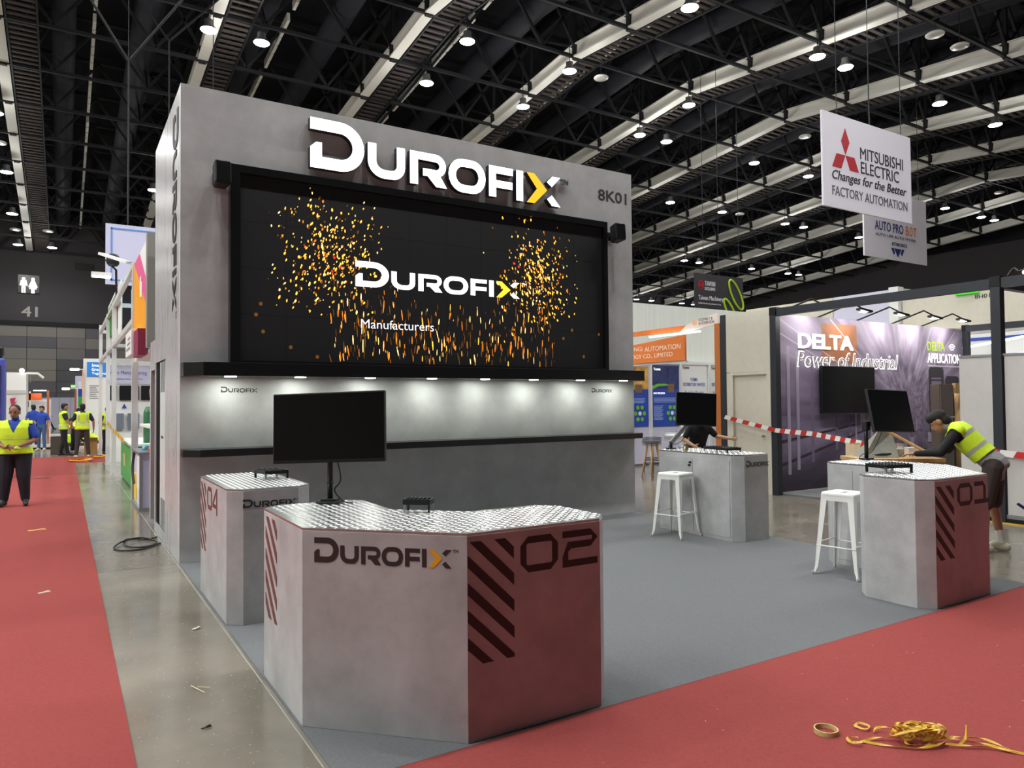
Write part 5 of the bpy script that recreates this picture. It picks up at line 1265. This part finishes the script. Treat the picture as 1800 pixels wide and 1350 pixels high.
person('worker in yellow vest leaning between the two standing workers', (.33, 29.5, 0), R(-60), pose(neck=(0, .10, 1.36), head=(0, .19, 1.49), hf=(0, 1, -.4)), dict(shirt=BLKC, pants=BLKC, shoe=SHW), vest=dict(bands=((.10, .17), (.33, .40))), vox=.02, hair='short', fingers=False, sc=.97)
person('worker in yellow vest with raised arms behind the white frame post', (1.26, 28.0, 0), R(-150), pose(head=(0, .05, 1.56), hf=(0, 1, -.3), wrL=(-.12, .34, 1.12), wrR=(.10, .36, 1.02), hdL=(.3, 1, 0), hdR=(-.2, 1, -.2)), dict(shirt=BLKC, pants=BLKC, shoe=SHOE), vest=dict(bands=((.10, .17), (.33, .40))), vox=.018, hair='short', sc=.95)
person('worker in yellow vest crouching on the floor over a box', (.98, 29.6, 0), R(70), pose(pelvis=(0, -.05, .42), neck=(0, .34, .72), head=(0, .48, .72), hup=(0, .6, .8), hf=(0, .8, -.6), elL=(-.22, .48, .45), elR=(.22, .48, .45), wrL=(-.15, .62, .28), wrR=(.15, .62, .28),
       knL=(-.16, .34, .46), knR=(.16, .34, .46), anL=(-.13, .02, .085), anR=(.13, .02, .085)), dict(shirt=BLKC, pants=BLKC, shoe=SHW), vest=dict(bands=((.25, .32), (.55, .62))), vox=.02, hair='short', fingers=False)
person('person in royal blue shirt and dark trousers seen from behind down the aisle', (-1.0, 34.6, 0), R(20), pose(), dict(shirt=BLUC, pants=NAVY, shoe=SHW), vox=.02, hair='full', fingers=False, sc=1.0)
person('person in royal blue shirt and jeans turned towards the aisle', (-.66, 31.7, 0), R(150), pose(hf=(.3, 1, -.3), wrR=(.1, .25, .98), elR=(.26, .0, 1.1)), dict(shirt=BLUC, pants=JEAN, shoe=SHW), vox=.02, hair='short', fingers=False, sc=.97)
person('distant worker in yellow vest striding past the far partitions', (-.95, 60, 0), R(-85), pose(knL=(-.09, .22, .50), knR=(.09, -.05, .50), anL=(-.09, .40, .085), anR=(.09, -.38, .15), wrL=(-.25, -.15, .92), wrR=(.25, .25, .95)), dict(shirt=BLKC, pants=BLKC, shoe=SHOE), vest=dict(bands=((.10, .17),)), vox=.022, hair='short', fingers=False)
# worker bending over the bench on the right: walks the torso forward and down
d_ = math.atan2(.30, -.44)
pR = person('worker in yellow vest and brown shorts bending over the workbench beside the counter', (8.33, 3.92, 0), math.atan2(.95, -.36)-math.pi/2,
       pose(pelvis=(0, -.04, .92), untuck=1, neck=(0, .31, 1.30), head=(0, .445, 1.345), hup=(0, .62, .78), hf=(0, .45, -.9), elL=(-.29, .40, 1.03), elR=(.27, .40, 1.03), wrL=(-.20, .63, 1.005), wrR=(.12, .60, 1.005), hdL=(.3, 1, -.08), hdR=(-.3, 1, -.08), pnL=(0, 0, -1), pnR=(0, 0, -1), curl=.3,
            knL=(-.11, .04, .49), knR=(.11, -.02, .49), anL=(-.12, .05, .085), anR=(.12, -.08, .085), toeL=(-.1, 1, 0), toeR=(.2, 1, 0)),
       dict(shirt=LGRY, sleeve=BLKC, pants=cloth('brown shorts', '3B3230'), shoe=SHW, sock=WHITE, skin=SK), vest=dict(bands=((.36, .44), (.68, .76)), low=.2), vox=.010, sleeve='long', shorts=True, hair='full', sc=1.02)
# person half hidden behind the arm monitor
person('person in a black top half hidden behind the monitor on the silver arm', (9.50, 9.21, 0), R(150), pose(pelvis=(0, -.08, .78), neck=(0, .16, 1.20), head=(0, .27, 1.31), hup=(0, .4, .9), hf=(0, 1, -.5), elL=(-.30, .12, 1.0), elR=(.28, .15, .95), wrL=(-.48, .34, .97), wrR=(.16, .34, .85), hdL=(-.6, .7, 0), knL=(-.12, .16, .45), knR=(.12, .16, .45), anL=(-.12, 0, .085), anR=(.12, 0, .085)),
       dict(shirt=BLKC, pants=GRYC, shoe=SHOE, skin=mat('skin light', 'C89A7C', .5)), vox=.012, hair='full', sc=1.0)

# ------------------------------------------------------------------ workbench and clutter on the right
wbn = thing('workbench', 'low timber workbench covered in clutter behind the counter numbered 01', 'table', (7.98, 4.78, 0))
ry_ = Vector((.83, -.55, 0)).normalized(); nb_ = Vector((.55, .83, 0)).normalized(); bc = Vector((7.98, 4.78, 0))
MB().obox(bc+UZ*.945, (ry_, nb_, UZ), (.46, .27, .022)).build('bench_top', TIM, wbn, bevel=.003)
MB().obox(bc+UZ*.90-nb_*.25, (ry_, nb_, UZ), (.45, .012, .03)).build('apron', TIM, wbn)
for a in (-1, 1):
    for b in (-1, 1): MB().obox(bc+ry_*a*.42+nb_*b*.23+UZ*.461, (ry_, nb_, UZ), (.025, .025, .461)).build('leg', TIM, wbn)
bt = .967
def bp(a, b, z=0): return bc+ry_*a+nb_*b+UZ*(bt+z)
sk_ = MB(); a0, b0_, c0, d0 = bp(-.36, -.12), bp(.02, -.14), bp(-.05, .2), bp(-.34, .22)
ap = bp(-.12, .04, .30); ap2 = bp(.05, .08, .27)
sk_.add([a0, b0_, c0, d0, ap, ap2, a0+UZ*.004, b0_+UZ*.004], [(0, 4, 3), (0, 1, 5, 4), (3, 4, 5, 2), (1, 2, 5)])
o = sk_.build('plastic_sack', mat('grey plastic sack', '86857C', .35, noise=.15)); tag(o, 'crumpled grey plastic sack standing on the timber workbench', 'sack')
o.modifiers.new('s', 'SOLIDIFY').thickness = .004
tag(MB().tube([bp(-.1, .05, .34), bp(.36, -.16, .03)], .018, 8).build('timber_batten', TIM), 'pale timber batten leaning over the plastic sack on the workbench', 'batten')
tag(MB().tube(smooth([bp(-.14+.09*math.cos(k*1.3)+.03*math.cos(k*.7), -.06+.055*math.sin(k*1.3), .012+.008*(k % 5)) for k in range(26)], 4), .007, 6).build('cable_coil', BLKM, None, True), 'tangled black cable heap on the timber workbench', 'cable')
jr = thing('glass_jar', 'clear plastic jar full of bits on the workbench', 'jar', bp(.12, .08))
MB().lathe(bp(.12, .08), [(.05, 0), (.055, .01), (.055, .14), (.045, .15)], 18).build('glass', FILM, jr, True)
MB().lathe(bp(.12, .08, .003), [(.042, 0), (.044, .08), (.02, .09)], 14).build('contents', mat('jar bits', 'B9C2AE', .6, noise=.4, nscale=60), jr)
tag(MB().obox(bp(.29, .12, .05), (ry_, nb_, UZ), (.06, .05, .05)).build('paper_box', WHITE), 'white paper box on the right of the workbench', 'box')
ch = thing('chair', 'pale timber round backed chair behind the workbench', 'chair', (9.23, 5.9, 0))
MB().box(9.03, 9.43, 5.7, 6.1, .43, .46).build('seat', TIM, ch)
for x in (9.05, 9.41):
    for y in (5.72, 6.08): MB().tube([(x, y, 0), (x, y, .43)], .016, 8).build('leg', TIM, ch)
mb = MB()
for k in range(13):
    a = R(-20+220*k/12); q = (9.23+.22*math.cos(a), 5.9+.22*math.sin(a), 0)
    mb.v += [Vector((q[0], q[1], .8)), Vector((q[0], q[1], 1.02)), Vector((9.23+.235*math.cos(a), 5.9+.235*math.sin(a), 1.02)), Vector((9.23+.235*math.cos(a), 5.9+.235*math.sin(a), .8))]
mb.f = [[4*k+i, 4*k+(i+1) % 4, 4*k+4+(i+1) % 4, 4*k+4+i] for k in range(12) for i in range(4)]+[[3, 2, 1, 0], [48, 49, 50, 51]]; mb.m = [0]*len(mb.f)
mb.build('backrest', mat('pale ply', 'D8C4A0', .5), ch)
for x in (9.05, 9.41): MB().tube([(x, 6.0, .44), (x, 6.0, .83)], .014, 8).build('back_post', TIM, ch)
tag(MB().tube([(8.47, 3.72, .52), (8.85, 3.56, .25)], .016, 8).build('umbrella', mat('navy rod', '1C2450', .4), None, True), 'dark blue rod hanging behind the bending worker', 'rod')

# ------------------------------------------------------------------ things lying on the floor
rg = MB(); n = 36
for k in range(n):
    a = 2*math.pi*k/n
    for r_, z in ((.050, 0), (.056, 0), (.056, .022), (.050, .022)): rg.v.append(Vector((3.16+r_*math.cos(a), 2.25+r_*math.sin(a), .006+z)))
rg.f = [[4*k+i, 4*k+(i+1) % 4, 4*((k+1) % n)+(i+1) % 4, 4*((k+1) % n)+i] for k in range(n) for i in range(4)]; rg.m = [0]*len(rg.f)
tag(rg.build('tape_core', mat('cardboard ring', 'C9B47A', .7)), 'empty cardboard tape ring lying on the red carpet', 'ring')
GOLD = mat('yellow plastic strap', 'D9AE3A', .4, noise=.12, nscale=20)
def ribbon(mb, pts, w, n=8):
    pts = smooth(pts, n); vs = []
    for i, q in enumerate(pts):
        d = (pts[min(i+1, len(pts)-1)]-pts[max(i-1, 0)]).normalized(); tw = .9*math.sin(i*.35)
        x = d.cross(UZ).normalized() if d.cross(UZ).length > 1e-4 else UX.copy(); y = d.cross(x); s = (x*math.cos(tw)+y*math.sin(tw))*w/2
        nn = d.cross(s).normalized()*.0006
        vs += [q-s+nn, q+s+nn, q+s-nn, q-s-nn]
    m = len(pts); mb.add(vs, [(4*i+k, 4*i+(k+1) % 4, 4*i+4+(k+1) % 4, 4*i+4+k) for i in range(m-1) for k in range(4)]+[(3, 2, 1, 0), tuple(4*m-4+k for k in range(4))])
sh_ = thing('strap_heap', 'tangled heap of yellow plastic strapping on the red carpet in the foreground', 'strapping', (3.46, 1.93, .006))
ax_u = Vector((.80, -.60, 0)); ax_v = Vector((.60, .80, 0)); ctr = Vector((3.455, 1.935, .014)); rs = random.Random(9)
def hp(a, b, z=0): return ctr+ax_u*a+ax_v*b+UZ*z
for k in range(16):
    mb = MB(); a0 = rs.uniform(-.05, .06); r0 = rs.uniform(.03, .085)
    ribbon(mb, [hp(a0-.02+r0*1.3*math.cos(q*1.1+k), .0+r0*.6*math.sin(q*1.1+k), .012+abs(.06*math.sin(q*.8+k*1.7))) for q in range(7)], .011)
    mb.build('strap', GOLD, sh_)
for pts in ([(-.30, -.03, .0), (-.22, .01, .004), (-.10, .015, .01), (.0, .0, .02)], [(-.30, -.02, 0), (-.2, -.055, 0), (-.08, -.075, 0), (.02, -.06, .01), (.08, -.03, .02)], [(0, .0, .03), (.12, -.01, .02), (.22, -.02, .012), (.30, -.05, .004), (.36, -.09, .002)],
            [(.02, -.02, .02), (.14, .02, .015), (.25, .03, .01), (.30, .0, .006), (.34, -.07, .002)], [(.05, -.04, .01), (.16, -.045, .006), (.26, -.045, .004), (.38, -.10, .002)], [(.14, -.03, .004), (.17, -.02, .03), (.18, -.01, .085)], [(-.08, .05, .01), (-.13, .09, .02), (-.18, .10, .012), (-.2, .08, .002)],
            [(-.08, .02, .01), (-.1, -.04, .004), (-.03, -.05, .002), (.03, -.03, .01)]):
    mb = MB(); ribbon(mb, [hp(*q) for q in pts], .011); mb.build('strap', GOLD, sh_)
mb = MB(); q = [hp(-.235+.035*a, .135+.035*b, .004+.01*((a*b) > 0)) for a, b in ((-1, 0), (0, 1), (1, 0), (0, -1), (-1, 0))]; ribbon(mb, q, .011, 3); mb.build('strap', GOLD, sh_)
mb = MB(); q = [hp(-.33+.025*a, -.03+.025*b, .01) for a, b in ((1, 1), (-1, 1), (-1, -1), (1, -1))]; ribbon(mb, q, .014, 3); mb.build('strap', GOLD, sh_)
MB().ball(hp(-.10, .055, .016), (.018, .016, .014), 8, 6).build('knot', GOLD, sh_)
# strapping further down the aisle
for lab, x, y, sc in (('small pile of yellow strapping on the far red carpet beside the floor edge', .45, 24.7, .9), ('loose yellow strapping at the feet of the broad worker', 1.0, 26.0, .55)):
    t = thing('strap_heap', lab, 'strapping', (x, y, .006))
    for k in range(9):
        mb = MB(); ribbon(mb, [Vector((x+sc*(.3*math.cos(q*1.2+k*2)+rs.uniform(-.05, .05)), y+sc*.35*math.sin(q*1.2+k*2), .02+.06*abs(math.sin(q+k)))) for q in range(6)], .035, 5); mb.build('strap', mat('orange strap', 'E0A22C', .4), t)
# cables on the floor beside the tower
mb = MB()
mb.tube(smooth([(.985, 9.9, .012), (.85, 9.8, .012), (.66, 9.95, .012), (.62, 9.5, .012), (.80, 9.3, .012), (.95, 9.55, .012), (.82, 9.85, .03), (.6, 9.7, .03), (.5, 9.35, .012), (.72, 9.15, .012), (.98, 9.45, .012)], 8), .010, 6)
tag(mb.build('power_cable', BLKM, None, True), 'black power cable looped on the concrete floor beside the tower', 'cable')
# small scraps
for i, (x, y, w, l, a, c, lab) in enumerate(((-.13, 7.55, .09, .04, .3, 'C9BBA8', 'pale paper scrap lying on the left red carpet'), (-.28, 11.4, .2, .07, .1, 'E0B25A', 'yellow paper scrap on the red carpet beyond the balding man'),
        (.83, 5.72, .06, .018, .5, 'E6E4DC', 'small white plastic scrap on the concrete strip'), (.62, 3.95, .05, .010, .2, '2A2420', 'short dark wire bit on the concrete strip'), (.66, 4.5, .16, .004, 1.9, 'D8CFB0', 'thin straw lying on the concrete strip'), (-.5, 19.5, .5, .16, .2, '6E2E2C', 'dark crumpled strip on the far red carpet'))):
    mb = MB().obox((x, y, .008), (Vector((math.cos(a), math.sin(a), 0)), Vector((-math.sin(a), math.cos(a), 0)), UZ), (w/2, l/2, .002))
    mb.obox((x+w*.2, y+l*.3, .012), (Vector((math.cos(a+.5), math.sin(a+.5), 0)), Vector((-math.sin(a+.5), math.cos(a+.5), 0)), UZ), (w/4, l/3, .003))
    tag(mb.build('floor_scrap', mat('scrap %d' % i, c, .7)), lab, 'scrap')
mb = MB(); rs = random.Random(21)
for k in range(420):
    x = rs.uniform(.32, 1.0); y = 3.2+rs.random()**2*9; s = rs.uniform(.0015, .004)
    mb.add([(x-s, y, .001), (x, y-s, .001), (x+s, y, .001), (x, y+s*1.3, .001), (x, y, .003)], [(0, 1, 4), (1, 2, 4), (2, 3, 4), (3, 0, 4)])
for k in range(60):
    x = rs.uniform(1.6, 7); y = rs.uniform(1.2, 2.9); s = rs.uniform(.002, .004)
    mb.add([(x-s, y, .0065), (x, y-s, .0065), (x+s, y, .0065), (x, y+s, .0065), (x, y, .009)], [(0, 1, 4), (1, 2, 4), (2, 3, 4), (3, 0, 4)])
o = mb.build('floor_grit', mat('white grit', 'D8D4C8', .8)); tag(o, 'fine white grit scattered over the concrete strip and red carpet', 'grit', kind='stuff')
# boxes by the far workers
cbx = thing('cardboard_box', 'open cardboard box on the floor by the crouching worker', 'box', (.82, 28.6, 0))
MB().box(.62, 1.0, 28.4, 28.8, 0, .42).build('carton', mat('cardboard', 'B58A52', .7), cbx); MB().slab((.62, 28.4, .42), UX, UZ*.7+UY*-.7, UY*.7+UZ*.7, [(0, 0), (.38, 0), (.38, .2), (0, .2)], 0, .005).build('flap', MATS['cardboard'], cbx)
dbx = thing('dark_crate', 'dark crate with a brown side standing left of the young worker', 'crate', (-.28, 28.9, 0))
MB().box(-.35, .12, 28.6, 29.2, 0, .62).build('shell', mat('dark crate brown', '4A423A', .6), dbx); MB().box(-.35, .12, 28.58, 29.22, .62, .68).build('lid', PP, dbx)
trl = thing('platform_trolley', 'low platform trolley loaded with yellow fabric behind the workers', 'trolley', (.2, 31, 0))
MB().box(-.3, .9, 30.7, 31.3, .18, .28).build('deck', mat('trolley dark', '35363A', .5), trl); MB().box(-.1, .5, 30.8, 31.2, .28, .6).build('yellow_load', HV, trl, bevel=.05)
for x in (-.2, .8): MB().lathe((x, 30.75, .09), [(.09, 0), (.09, .04)], 14, ax=(UX, UZ, UY)).build('wheel', BLKM, trl)
wbd = thing('white_bench', 'low white platform on the concrete floor beyond the aisle carpet', 'platform', (-1, 33, 0))
MB().box(-2.2, .0, 33.0, 33.4, .06, .16).build('slab', CREAM, wbd); MB().box(-2.1, -.1, 33.05, 33.35, 0, .06).build('foot', BLK, wbd)
tape('yellow caution tape strung between the white frame posts', [(1.03, 22.85, 1.12), (1.03, 20.2, .99), (1.03, 17.2, .9), (1.03, 16.4, .86)], .1, mat('yellow tape', 'D8BE3A', .5), mat('amber tape', 'C79A34', .5), .5)
